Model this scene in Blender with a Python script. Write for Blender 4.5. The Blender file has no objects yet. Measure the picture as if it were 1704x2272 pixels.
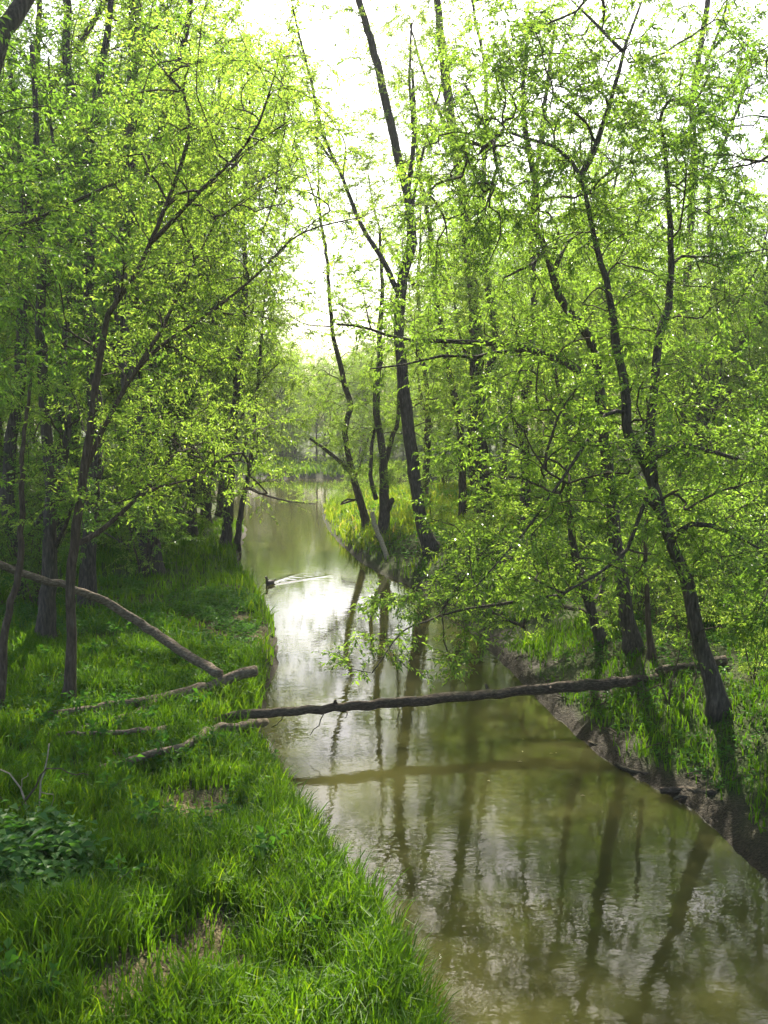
import bpy, math, random
import numpy as np

# ------------------------------------------------------------------ camera, sky, sun, exposure
SC = bpy.context.scene
COL = SC.collection
CAM_H, PITCH = 5.0, math.radians(5.33)
SRC_W, SRC_H = 1704.0, 2272.0
FPX = 35.0 / 36.0 * SRC_H
cam_data = bpy.data.cameras.new('camera')
cam_data.sensor_fit = 'VERTICAL'; cam_data.sensor_height = 36.0; cam_data.lens = 35.0
cam_data.clip_start = 0.1; cam_data.clip_end = 2000
cam = bpy.data.objects.new('camera', cam_data); COL.objects.link(cam)
cam.location = (0, 0, CAM_H); cam.rotation_euler = (math.pi / 2 - PITCH, 0, 0)
SC.camera = cam

SUN_EL, SUN_AZ = math.radians(44), math.radians(1)     # azimuth measured from +Y towards +X
world = bpy.data.worlds.new('World'); SC.world = world; world.use_nodes = True
wn = world.node_tree.nodes; wl = world.node_tree.links
bgn = wn['Background']; sky = wn.new('ShaderNodeTexSky'); sky.sky_type = 'NISHITA'
sky.sun_disc = False; sky.sun_elevation = SUN_EL; sky.sun_rotation = SUN_AZ
sky.air_density = 1.0; sky.dust_density = 3.0; sky.ozone_density = 1.0
wl.new(sky.outputs[0], bgn.inputs[0]); bgn.inputs[1].default_value = 0.11
sun_d = bpy.data.lights.new('sun', 'SUN'); sun_d.energy = 5.0; sun_d.angle = math.radians(0.5)
sun_d.color = (1.0, 0.93, 0.79)
sun = bpy.data.objects.new('sun', sun_d); COL.objects.link(sun)
sun.location = (0, 0, 60)
sun.rotation_euler = (-(math.pi / 2 - SUN_EL), 0, -SUN_AZ)
SC.view_settings.view_transform = 'Standard'; SC.view_settings.look = 'None'
SC.view_settings.exposure = 1.58; SC.view_settings.gamma = 1.0
SC.view_settings.use_curve_mapping = False
SC.render.engine = 'CYCLES'
SC.cycles.max_bounces = 7; SC.cycles.diffuse_bounces = 4; SC.cycles.glossy_bounces = 3
SC.cycles.transmission_bounces = 4; SC.cycles.volume_bounces = 0; SC.cycles.transparent_max_bounces = 4
SC.cycles.use_denoising = True
SC.cycles.sample_clamp_indirect = 6.0

# ------------------------------------------------------------------ pixels to rays
FWD = np.array([0, math.cos(PITCH), -math.sin(PITCH)])
UP = np.array([0, math.sin(PITCH), math.cos(PITCH)])
CAMP = np.array([0, 0, CAM_H])
def dsp(x, y): return (x * 1.02712, y * 1.02712)
def r1(x, y): return (x * .51356, y * .51351)
def r2(x, y): return (852 + x * .51356, y * .51351)
def r3(x, y): return (x * .51356, 700 + y * .51351)
def r4(x, y): return (500 + x * .30139, 900 + y * .30139)
def r5(x, y): return (852 + x * .51356, 700 + y * .51351)
def r6(x, y): return (x * .51356, 1200 + y * .5137)
def r7(x, y): return (600 + x * .66546, 1300 + y * .6654)
def r8(x, y): return (x * .60277, 1700 + y * .60274)
def ray(p):
    d = FWD + UP * (-(p[1] - SRC_H / 2) / FPX) + np.array([1, 0, 0]) * ((p[0] - SRC_W / 2) / FPX)
    return d / d[1]
def at_depth(p, y): return CAMP + ray(p) * y
def at_z(p, z):
    d = ray(p); return CAMP + d * ((z - CAM_H) / d[2])

# ------------------------------------------------------------------ noise
_tab = np.random.RandomState(5).rand(256, 256)
def vnoise(x, y):
    x = np.asarray(x, float); y = np.asarray(y, float)
    xi = np.floor(x).astype(int); yi = np.floor(y).astype(int)
    fx = x - xi; fy = y - yi
    fx = fx * fx * (3 - 2 * fx); fy = fy * fy * (3 - 2 * fy)
    a = _tab[xi % 256, yi % 256]; b = _tab[(xi + 1) % 256, yi % 256]
    c = _tab[xi % 256, (yi + 1) % 256]; d = _tab[(xi + 1) % 256, (yi + 1) % 256]
    return (a * (1 - fx) + b * fx) * (1 - fy) + (c * (1 - fx) + d * fx) * fy
def fbm(x, y, o=3):
    s = 0; a = .5; t = 0
    for i in range(o):
        s = s + a * vnoise(x + 17.3 * i, y + 9.1 * i); t += a; a *= .5; x = x * 2.03; y = y * 2.03
    return s / t
def sm(t):
    t = np.clip(t, 0, 1); return t * t * (3 - 2 * t)

# ------------------------------------------------------------------ terrain
LEFT_PX = [(995, 2212), (935, 2080), (875, 1960), (800, 1895), (742, 1810), (690, 1740), (650, 1690), (622, 1630), (600, 1590),
           (577, 1560), (566, 1520), (568, 1480), (580, 1430), (597, 1385), (598, 1335), (588, 1290), (560, 1250), (530, 1212), (512, 1185)]
RIGHT_PX = [(1659, 1905), (1600, 1850), (1540, 1790), (1480, 1742), (1410, 1702), (1340, 1662), (1260, 1600), (1190, 1540), (1130, 1482),
            (1090, 1440), (1030, 1380), (980, 1330), (900, 1275), (830, 1242), (780, 1215), (740, 1180), (712, 1150), (698, 1126)]
LE = np.array([at_z(dsp(*p), .5)[:2] for p in LEFT_PX])
RE = np.array([at_z(dsp(*p), .0)[:2] for p in RIGHT_PX])
LY = np.concatenate([[-20, -2, 3], LE[:, 1], [48, 54, 60, 400]]); LX = np.concatenate([[2.6, 1.7, 1.25], LE[:, 0], [-6.6, -8.0, -12, -12]])
RY = np.concatenate([[-20, -2, 4], RE[:, 1], [55, 57.5, 60, 400]]); RX = np.concatenate([[7.5, 6.2, 5.2], RE[:, 0], [-3.4, -2.4, 1, 1]])
def x_left(y): return np.interp(y, LY, LX)
def x_right(y): return np.interp(y, RY, RX)
def water_d(x, y):
    """signed distance to the water's edge, positive over water"""
    w = .16 * (fbm(x * 1.3 + 4, y * 1.3, 3) - .5)
    ds = np.minimum(x - x_left(y), x_right(y) - x) + w
    ds = np.where(y > 62, -50, ds)
    near = np.interp(x, [-200, -30, -14, -9, -7, -4.2, -3.2, 0, 6, 20, 60, 200], [70, 66, 62, 58, 46, 46, 57, 62, 65.5, 67, 70, 76])
    far = 85 + 3 * (fbm(x * .07 + 31, y * 0 + 3, 2) - .5) * 2
    dp = np.minimum(y - near, far - y)
    return np.maximum(ds, dp)
def height(x, y):
    d = water_d(x, y); s = -d
    mid = .5 * (x_left(y) + x_right(y))
    hl = .33 * sm(s / .35 + .1) + .32 * sm(s / 3) + .35 * sm(s / 16)
    hr = .16 * sm(s / .25 + .1) + .62 * sm(s / 2.4) + .32 * sm(s / 9)
    side = sm((x - mid + 1) / 2)
    side = np.where(y > 70, 0, side)
    h = hl * (1 - side) + hr * side
    n = (fbm(x * .7, y * .7, 3) - .5) * .22 * sm(s / 1.5) + (fbm(x * 3 + 9, y * 3, 3) - .5) * .15 * sm(s / .4)
    land = h + n
    bed = -.7 * sm(d / 1.2) - .05
    k = sm((s + .08) / .16)
    return land * k + bed * (1 - k)
def hz(x, y): return float(height(np.array([x]), np.array([y]))[0])
def on_ground(p):
    d = ray(p); lo = 4.0; t = lo
    for _ in range(4000):
        q = CAMP + d * t
        if q[2] <= max(hz(q[0], q[1]), 0): break
        t += .04 if t < 40 else .1
    return CAMP + d * t

# ------------------------------------------------------------------ materials
def mat(name):
    m = bpy.data.materials.new(name); m.use_nodes = True
    return m, m.node_tree.nodes, m.node_tree.links, m.node_tree.nodes['Principled BSDF']
def ramp(n, stops):
    r = n.new('ShaderNodeValToRGB'); e = r.color_ramp.elements
    e[0].position = stops[0][0]; e[0].color = (*stops[0][1], 1)
    e[1].position = stops[-1][0]; e[1].color = (*stops[-1][1], 1)
    for p, c in stops[1:-1]:
        k = e.new(p); k.color = (*c, 1)
    return r
def noise_node(n, l, scale, detail=4, vec=None, rough=.55):
    t = n.new('ShaderNodeTexNoise'); t.inputs['Scale'].default_value = scale; t.inputs['Detail'].default_value = detail
    t.inputs['Roughness'].default_value = rough
    if vec is not None: l.new(vec, t.inputs['Vector'])
    return t
def leaf_mat(name, stops, trans, tmul=(1, 1, 1), rough=.32, spec=.6):
    m, n, l, p = mat(name)
    a = n.new('ShaderNodeAttribute'); a.attribute_name = 'tint'
    oi = n.new('ShaderNodeObjectInfo')
    mx = n.new('ShaderNodeMath'); mx.operation = 'MULTIPLY_ADD'; mx.inputs[1].default_value = .3; l.new(oi.outputs['Random'], mx.inputs[0])
    sc_ = n.new('ShaderNodeMath'); sc_.operation = 'MULTIPLY'; sc_.inputs[1].default_value = .7; l.new(a.outputs['Fac'], sc_.inputs[0])
    l.new(sc_.outputs[0], mx.inputs[2])
    r = ramp(n, stops); l.new(mx.outputs[0], r.inputs[0])
    l.new(r.outputs[0], p.inputs['Base Color'])
    p.inputs['Roughness'].default_value = rough; p.inputs['Specular IOR Level'].default_value = spec
    tr = n.new('ShaderNodeBsdfTranslucent')
    mm = n.new('ShaderNodeMix'); mm.data_type = 'RGBA'; mm.blend_type = 'MULTIPLY'; mm.inputs[0].default_value = 1
    l.new(r.outputs[0], mm.inputs[6]); mm.inputs[7].default_value = (*tmul, 1); l.new(mm.outputs[2], tr.inputs['Color'])
    mix = n.new('ShaderNodeMixShader'); mix.inputs[0].default_value = trans
    l.new(p.outputs[0], mix.inputs[1]); l.new(tr.outputs[0], mix.inputs[2])
    l.new(mix.outputs[0], n['Material Output'].inputs['Surface'])
    return m
M = {}
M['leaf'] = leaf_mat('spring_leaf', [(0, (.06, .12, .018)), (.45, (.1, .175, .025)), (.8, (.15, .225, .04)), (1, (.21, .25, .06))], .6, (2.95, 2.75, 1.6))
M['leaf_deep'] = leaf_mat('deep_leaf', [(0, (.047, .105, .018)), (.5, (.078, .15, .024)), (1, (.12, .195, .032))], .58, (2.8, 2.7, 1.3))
M['grass'] = leaf_mat('grass_blade', [(0, (.03, .09, .005)), (.6, (.065, .148, .007)), (.93, (.12, .2, .01)), (1, (.27, .24, .1))], .47, (2.4, 2.1, .9), .5, .14)
M['herb'] = leaf_mat('herb_leaf', [(0, (.03, .095, .012)), (.6, (.055, .14, .016)), (1, (.1, .19, .025))], .42, (2.0, 2.1, 1.0), .55, .2)
M['nettle'] = leaf_mat('nettle_leaf', [(0, (.035, .105, .018)), (.6, (.06, .15, .022)), (1, (.11, .2, .03))], .4, (1.8, 2.0, 1.1), .45, .3)
M['litter'] = leaf_mat('dry_litter', [(0, (.06, .045, .02)), (.5, (.13, .102, .048)), (1, (.3, .255, .14))], .15, (1, 1, 1), .7, .2)

def bark_mat(name, c0, c1, c2, moss=.25, sx=9.0, sz=1.6):
    m, n, l, p = mat(name)
    tc = n.new('ShaderNodeTexCoord'); mp = n.new('ShaderNodeMapping'); mp.inputs['Scale'].default_value = (sx, sx, sz)
    l.new(tc.outputs['Object'], mp.inputs['Vector'])
    a = noise_node(n, l, 3.0, 6, mp.outputs[0], .65)
    r = ramp(n, [(.3, c0), (.52, c1), (.75, c2)]); l.new(a.outputs['Fac'], r.inputs[0])
    b = noise_node(n, l, 1.7, 4, tc.outputs['Object'])
    mr = ramp(n, [(.5, (0, 0, 0)), (.72, (1, 1, 1))]); l.new(b.outputs['Fac'], mr.inputs[0])
    mm = n.new('ShaderNodeMath'); mm.operation = 'MULTIPLY'; mm.inputs[1].default_value = moss; l.new(mr.outputs[0], mm.inputs[0])
    mix = n.new('ShaderNodeMix'); mix.data_type = 'RGBA'; l.new(mm.outputs[0], mix.inputs[0]); l.new(r.outputs[0], mix.inputs[6])
    mix.inputs[7].default_value = (.06, .085, .025, 1)
    l.new(mix.outputs[2], p.inputs['Base Color']); p.inputs['Roughness'].default_value = .88; p.inputs['Specular IOR Level'].default_value = .25
    bp = n.new('ShaderNodeBump'); bp.inputs['Strength'].default_value = .9; bp.inputs['Distance'].default_value = .06
    l.new(a.outputs['Fac'], bp.inputs['Height']); l.new(bp.outputs[0], p.inputs['Normal'])
    return m
M['bark'] = bark_mat('dark_bark', (.026, .021, .016), (.08, .064, .048), (.18, .152, .12))
M['bark_brown'] = bark_mat('brown_bark', (.04, .028, .02), (.105, .075, .05), (.19, .15, .11), .2)
M['deadwood'] = bark_mat('weathered_wood', (.055, .038, .025), (.165, .124, .083), (.33, .27, .2), .4, 5, 12)
M['palewood'] = bark_mat('bare_pale_wood', (.22, .17, .12), (.42, .34, .25), (.55, .47, .37), .05, 7, 7)
M['log'] = bark_mat('wet_log_bark', (.03, .021, .014), (.085, .062, .042), (.19, .148, .105), .3, 5, 16)
M['cut'] = bark_mat('cut_wood', (.25, .17, .1), (.4, .29, .18), (.5, .4, .28), 0, 14, 14)
M['twig'] = bark_mat('twig_bark', (.04, .03, .02), (.085, .065, .042), (.13, .1, .07), .1)

def ground_material():
    m, n, l, p = mat('forest_soil')
    tc = n.new('ShaderNodeTexCoord')
    a = noise_node(n, l, 2.2, 8, tc.outputs['Object'], .62); b = noise_node(n, l, 28, 5, tc.outputs['Object'], .6)
    soil = ramp(n, [(.3, (.035, .028, .018)), (.5, (.075, .058, .036)), (.72, (.15, .12, .078))]); l.new(b.outputs['Fac'], soil.inputs[0])
    grn = ramp(n, [(.35, (.018, .045, .006)), (.7, (.045, .095, .011))]); l.new(b.outputs['Fac'], grn.inputs[0])
    at1 = n.new('ShaderNodeAttribute'); at1.attribute_name = 'cover'
    mm = n.new('ShaderNodeMath'); mm.operation = 'MULTIPLY_ADD'; mm.inputs[1].default_value = .9; mm.inputs[2].default_value = -.45
    l.new(a.outputs['Fac'], mm.inputs[0])
    ad = n.new('ShaderNodeMath'); ad.operation = 'ADD'; ad.use_clamp = True; l.new(mm.outputs[0], ad.inputs[0]); l.new(at1.outputs['Fac'], ad.inputs[1])
    mx = n.new('ShaderNodeMix'); mx.data_type = 'RGBA'; l.new(ad.outputs[0], mx.inputs[0]); l.new(soil.outputs[0], mx.inputs[6]); l.new(grn.outputs[0], mx.inputs[7])
    at2 = n.new('ShaderNodeAttribute'); at2.attribute_name = 'bare'
    dry = ramp(n, [(.3, (.06, .047, .022)), (.55, (.125, .102, .05)), (.75, (.23, .195, .11))]); l.new(b.outputs['Fac'], dry.inputs[0])
    mx2 = n.new('ShaderNodeMix'); mx2.data_type = 'RGBA'; l.new(at2.outputs['Fac'], mx2.inputs[0]); l.new(mx.outputs[2], mx2.inputs[6]); l.new(dry.outputs[0], mx2.inputs[7])
    at3 = n.new('ShaderNodeAttribute'); at3.attribute_name = 'mud'
    mud = ramp(n, [(.3, (.016, .012, .006)), (.55, (.036, .027, .014)), (.75, (.075, .058, .033))]); l.new(b.outputs['Fac'], mud.inputs[0])
    mx3 = n.new('ShaderNodeMix'); mx3.data_type = 'RGBA'; l.new(at3.outputs['Fac'], mx3.inputs[0]); l.new(mx2.outputs[2], mx3.inputs[6]); l.new(mud.outputs[0], mx3.inputs[7])
    l.new(mx3.outputs[2], p.inputs['Base Color'])
    wet = n.new('ShaderNodeMapRange'); wet.inputs[3].default_value = .95; wet.inputs[4].default_value = .62
    l.new(at3.outputs['Fac'], wet.inputs[0]); l.new(wet.outputs[0], p.inputs['Roughness'])
    p.inputs['Specular IOR Level'].default_value = .12
    bp = n.new('ShaderNodeBump'); bp.inputs['Strength'].default_value = .9; bp.inputs['Distance'].default_value = .05
    l.new(b.outputs['Fac'], bp.inputs['Height']); l.new(bp.outputs[0], p.inputs['Normal'])
    return m
M['ground'] = ground_material()

def water_material():
    m, n, l, p = mat('muddy_water')
    tc = n.new('ShaderNodeTexCoord')
    c = noise_node(n, l, .35, 3, tc.outputs['Object'])
    r = ramp(n, [(.35, (.042, .042, .01)), (.65, (.058, .055, .016))]); l.new(c.outputs['Fac'], r.inputs[0])
    l.new(r.outputs[0], p.inputs['Base Color'])
    p.inputs['Subsurface Weight'].default_value = 1.0; p.inputs['Subsurface Radius'].default_value = (1.0, .9, .5); p.inputs['Subsurface Scale'].default_value = .9; p.subsurface_method = 'BURLEY'
    p.inputs['Roughness'].default_value = .012; p.inputs['IOR'].default_value = 1.33; p.inputs['Specular IOR Level'].default_value = .5
    mp = n.new('ShaderNodeMapping'); mp.inputs['Scale'].default_value = (1.0, 1.5, 1); l.new(tc.outputs['Object'], mp.inputs['Vector'])
    a = noise_node(n, l, 15, 3, mp.outputs[0], .55); b = noise_node(n, l, 3.2, 2, mp.outputs[0], .5)
    big = noise_node(n, l, .5, 2, tc.outputs['Object'])
    calm = ramp(n, [(.38, (.12, .12, .12)), (.62, (1, 1, 1))]); l.new(big.outputs['Fac'], calm.inputs[0])
    ml = n.new('ShaderNodeMath'); ml.operation = 'MULTIPLY'; l.new(a.outputs['Fac'], ml.inputs[0]); l.new(calm.outputs[0], ml.inputs[1])
    b1 = n.new('ShaderNodeBump'); b1.inputs['Strength'].default_value = .5; b1.inputs['Distance'].default_value = .0011
    l.new(ml.outputs[0], b1.inputs['Height'])
    b2 = n.new('ShaderNodeBump'); b2.inputs['Strength'].default_value = .5; b2.inputs['Distance'].default_value = .0042
    l.new(b.outputs['Fac'], b2.inputs['Height']); l.new(b1.outputs[0], b2.inputs['Normal'])
    l.new(b2.outputs[0], p.inputs['Normal'])
    return m
M['water'] = water_material()

# ------------------------------------------------------------------ mesh helpers
def make_mesh(name, V, F, material, attrs=None, smooth=False):
    """V (n,3); F a list of face arrays, each (m,3) or (m,4)"""
    V = np.ascontiguousarray(V, dtype=np.float32)
    if not isinstance(F, list): F = [F]
    F = [f for f in F if len(f)]
    me = bpy.data.meshes.new(name)
    me.vertices.add(len(V)); me.vertices.foreach_set('co', V.ravel())
    nl = sum(f.size for f in F); npoly = sum(len(f) for f in F)
    me.loops.add(nl); me.polygons.add(npoly)
    me.loops.foreach_set('vertex_index', np.concatenate([f.ravel() for f in F]).astype(np.int32))
    tot = np.concatenate([np.full(len(f), f.shape[1]) for f in F]).astype(np.int32)
    st = np.zeros(npoly, np.int32); st[1:] = np.cumsum(tot)[:-1]
    me.polygons.foreach_set('loop_start', st); me.polygons.foreach_set('loop_total', tot)
    me.polygons.foreach_set('use_smooth', np.full(npoly, smooth))
    for k, a in (attrs or {}).items():
        at = me.attributes.new(k, 'FLOAT', 'POINT'); at.data.foreach_set('value', np.asarray(a, np.float32))
    me.update(calc_edges=True)
    if material: me.materials.append(material)
    return me
def obj(name, me, parent=None, loc=None):
    o = bpy.data.objects.new(name, me); COL.objects.link(o)
    if parent is not None: o.parent = parent
    if loc is not None: o.location = loc
    return o
def tag(o, label, cat=None, group=None, kind=None):
    o['label'] = label
    if cat: o['category'] = cat
    if group: o['group'] = group
    if kind: o['kind'] = kind
    return o
def empty(name, loc=(0, 0, 0)):
    o = bpy.data.objects.new(name, None); COL.objects.link(o); o.location = loc; o.empty_display_size = .2
    return o
def unit(v):
    return v / np.maximum(np.linalg.norm(v, axis=-1, keepdims=True), 1e-9)
def spline(pts, step):
    """Catmull-Rom through pts, resampled about every step"""
    P = np.array(pts, float)
    if len(P) == 2: P = np.array([P[0], P.mean(0), P[1]])
    E = np.vstack([2 * P[0] - P[1], P, 2 * P[-1] - P[-2]])
    out = []
    for i in range(1, len(E) - 2):
        n = max(2, int(np.linalg.norm(E[i + 1] - E[i]) / step))
        t = np.linspace(0, 1, n, endpoint=False)[:, None]
        a, b, c, d = E[i - 1], E[i], E[i + 1], E[i + 2]
        out.append(.5 * (2 * b + (c - a) * t + (2 * a - 5 * b + 4 * c - d) * t ** 2 + (3 * b - a - 3 * c + d) * t ** 3))
    out.append(P[-1:])
    return np.vstack(out)
def tangents(P):
    T = np.gradient(P, axis=0); return unit(T)
class Wood:
    def __init__(s): s.V = []; s.F = []; s.n = 0
    def tube(s, P, R, sides=8, lump=0.0, rng=None, cap=True):
        P = np.asarray(P, float); R = np.asarray(R, float); k = len(P)
        T = tangents(P)
        ref = np.array([0, 0, 1.0]) if abs(T[:, 2]).mean() < .8 else np.array([1.0, 0, 0])
        U = unit(np.cross(T, ref)); W = np.cross(T, U)
        an = np.linspace(0, 2 * math.pi, sides, endpoint=False)
        rr = R[:, None] * np.ones(sides)
        if lump and rng is not None:
            ph = rng.rand(3) * 6.28
            z = np.arange(k)[:, None]
            rr = rr * (1 + lump * (np.sin(2 * an + ph[0] + z * .35) * .5 + np.sin(3 * an + ph[1] - z * .21) * .5 + .8 * (rng.rand(k, sides) - .5)))
        V = P[:, None, :] + rr[..., None] * (np.cos(an)[None, :, None] * U[:, None, :] + np.sin(an)[None, :, None] * W[:, None, :])
        idx = np.arange(k * sides).reshape(k, sides) + s.n
        a = idx[:-1]; b = np.roll(idx, -1, 1)[:-1]; c = np.roll(idx, -1, 1)[1:]; d = idx[1:]
        s.V.append(V.reshape(-1, 3)); s.F.append(np.stack([a, b, c, d], -1).reshape(-1, 4)); s.n += k * sides
        if cap:
            for e, row in ((0, idx[0][::-1]), (-1, idx[-1])):
                s.V.append(P[e][None] + T[e] * (R[e] * (.15 if e == -1 else -.15))); ci = s.n; s.n += 1
                tri = np.stack([row, np.roll(row, -1), np.full(sides, ci), np.full(sides, ci)], -1)
                s.F.append(('t', tri[:, :3]))
    def prisms(s, A, B, ra, rb):
        """many thin three-sided sticks from A to B"""
        if not len(A): return
        T = unit(B - A); ref = np.where(np.abs(T[:, 2:3]) < .8, np.array([[0, 0, 1.0]]), np.array([[1.0, 0, 0]]))
        U = unit(np.cross(T, ref)); W = np.cross(T, U)
        n = len(A); V = np.zeros((n, 6, 3))
        for j in range(3):
            c, sn = math.cos(j * 2.0944), math.sin(j * 2.0944)
            V[:, j] = A + ra * (c * U + sn * W); V[:, 3 + j] = B + rb * (c * U + sn * W)
        b = (np.arange(n) * 6)[:, None] + s.n
        for j in range(3):
            k = (j + 1) % 3
            s.F.append(np.concatenate([b + j, b + k, b + 3 + k, b + 3 + j], 1))
        s.V.append(V.reshape(-1, 3)); s.n += n * 6
    def mesh(s, name, material, smooth=True):
        Q = [f for f in s.F if not isinstance(f, tuple)]; T = [f[1] for f in s.F if isinstance(f, tuple)]
        F = ([np.vstack(Q)] if Q else []) + ([np.vstack(T)] if T else [])
        return make_mesh(name, np.vstack(s.V), F, material, None, smooth)

def leaf_mesh(name, B, A, N, S, W, material, rng, droop=.18, tint=None):
    """leaf blades: base B, axis A, face normal N, length S, width W; two triangles folded on the midrib"""
    A = unit(A); side = unit(np.cross(A, N)); n = unit(np.cross(side, A))
    S = S[:, None]; W = W[:, None]
    fold = n * W * .22
    V = np.zeros((len(B), 4, 3))
    V[:, 0] = B; V[:, 1] = B + A * S * .45 + side * W * .5 + fold
    V[:, 2] = B + A * S - np.array([0, 0, 1.0]) * S * droop; V[:, 3] = B + A * S * .45 - side * W * .5 + fold
    i = (np.arange(len(B)) * 4)[:, None]
    F = np.concatenate([np.concatenate([i, i + 1, i + 2], 1), np.concatenate([i, i + 2, i + 3], 1)])
    if tint is None: tint = np.clip(rng.normal(.5, .22, len(B)), 0, 1)
    return make_mesh(name, V.reshape(-1, 3), F, material, {'tint': np.repeat(tint, 4)})

# ------------------------------------------------------------------ ground and water
def warp(a, lo, hi, n, core):
    """grid coordinates dense within +-core"""
    t = np.linspace(math.asinh(lo / core), math.asinh(hi / core), n)
    return np.sinh(t) * core
BARE = []       # (x, y, radius)
for p, rad in ((dsp(400, 2085), .45), (dsp(300, 2130), .35), (dsp(470, 2000), .22), (dsp(525, 1368), .75), (dsp(505, 1340), .5), (dsp(415, 1748), .35),
               (dsp(500, 1765), .3), (dsp(350, 1770), .25), (dsp(440, 1345), .45)):
    q = on_ground(p); BARE.append((q[0], q[1], rad))
def bare_at(x, y):
    b = np.zeros_like(x)
    for (bx, by, r) in BARE:
        d = np.hypot(x - bx, (y - by) * .8) / r
        b = np.maximum(b, sm(1.75 - d - .9 * (fbm(x * 4, y * 4, 2) - .35)))
    return b
def mud_at(x, y):
    s = -water_d(x, y)
    right = x > .5 * (x_left(y) + x_right(y))
    n = fbm(x * 1.1 + 7, y * 1.1, 3)
    mr = sm((np.where(y < 22, .85, .2) - s - 2.6 * (n - .45)) / .7) * (y < 66)
    ml = sm((.3 - s) / .2)
    return np.where(right & (y < 66), np.maximum(mr * .9, sm((np.where(y < 22, .4, .18) - s) / .25)), ml)
def build_ground():
    gx = np.concatenate([warp(0, -320, 320, 290, 2.8)])
    gy = np.concatenate([np.linspace(-30, 4, 18)[:-1], np.linspace(4, 32, 220)[:-1], np.linspace(32, 96, 110)[:-1], np.linspace(96, 420, 26)])
    X, Y = np.meshgrid(gx, gy); Z = height(X, Y)
    V = np.stack([X, Y, Z], -1).reshape(-1, 3)
    nx, ny = len(gx), len(gy)
    i = np.arange(nx * ny).reshape(ny, nx)
    F = np.stack([i[:-1, :-1], i[:-1, 1:], i[1:, 1:], i[1:, :-1]], -1).reshape(-1, 4)
    x, y = V[:, 0], V[:, 1]
    cover = .35 + .5 * fbm(x * .8, y * .8, 3)
    me = make_mesh('ground', V, F, M['ground'], {'cover': cover, 'bare': bare_at(x, y), 'mud': mud_at(x, y)}, True)
    o = obj('ground', me); tag(o, 'soft woodland soil of both banks under grass and litter', kind='structure')
build_ground()
DUCK = at_z(dsp(583, 1263), 0.0)
def build_water():
    gx = np.unique(np.concatenate([np.linspace(-300, -30, 10), np.linspace(-30, 30, 40), np.linspace(30, 300, 10), np.linspace(DUCK[0] - .6, DUCK[0] + 2.6, 110)]))
    gy = np.unique(np.concatenate([np.linspace(-30, 100, 60), np.linspace(DUCK[1] - 2, DUCK[1] + 3.2, 130)]))
    X, Y = np.meshgrid(gx, gy)
    # wake: two arms opening behind the swimming duck, which heads to the bank
    hd = np.array([-.5, -.87]); hd /= np.linalg.norm(hd); sd = np.array([-hd[1], hd[0]])
    ax = -((X - DUCK[0]) * hd[0] + (Y - DUCK[1]) * hd[1]); sx = (X - DUCK[0]) * sd[0] + (Y - DUCK[1]) * sd[1]
    arm = np.abs(np.abs(sx) - (.07 + .2 * np.clip(ax, 0, 9)))
    Z = .02 * np.exp(-(arm / .09) ** 2) * sm((ax + .15) / .3) * sm((2.7 - ax) / 2.0)
    Z += .005 * np.sin(ax * 16) * np.exp(-(sx / (.1 + .14 * np.clip(ax, 0, 9))) ** 2) * sm(ax / .3) * sm((2.4 - ax) / 1.5)
    V = np.stack([X, Y, Z], -1).reshape(-1, 3); ny, nx = X.shape
    i = np.arange(nx * ny).reshape(ny, nx)
    F = np.stack([i[:-1, :-1], i[:-1, 1:], i[1:, 1:], i[1:, :-1]], -1).reshape(-1, 4)
    o = obj('water', make_mesh('water', V, F, M['water'], None, True))
    tag(o, 'muddy olive stream water reflecting trees and sky', kind='structure')
build_water()

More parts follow.
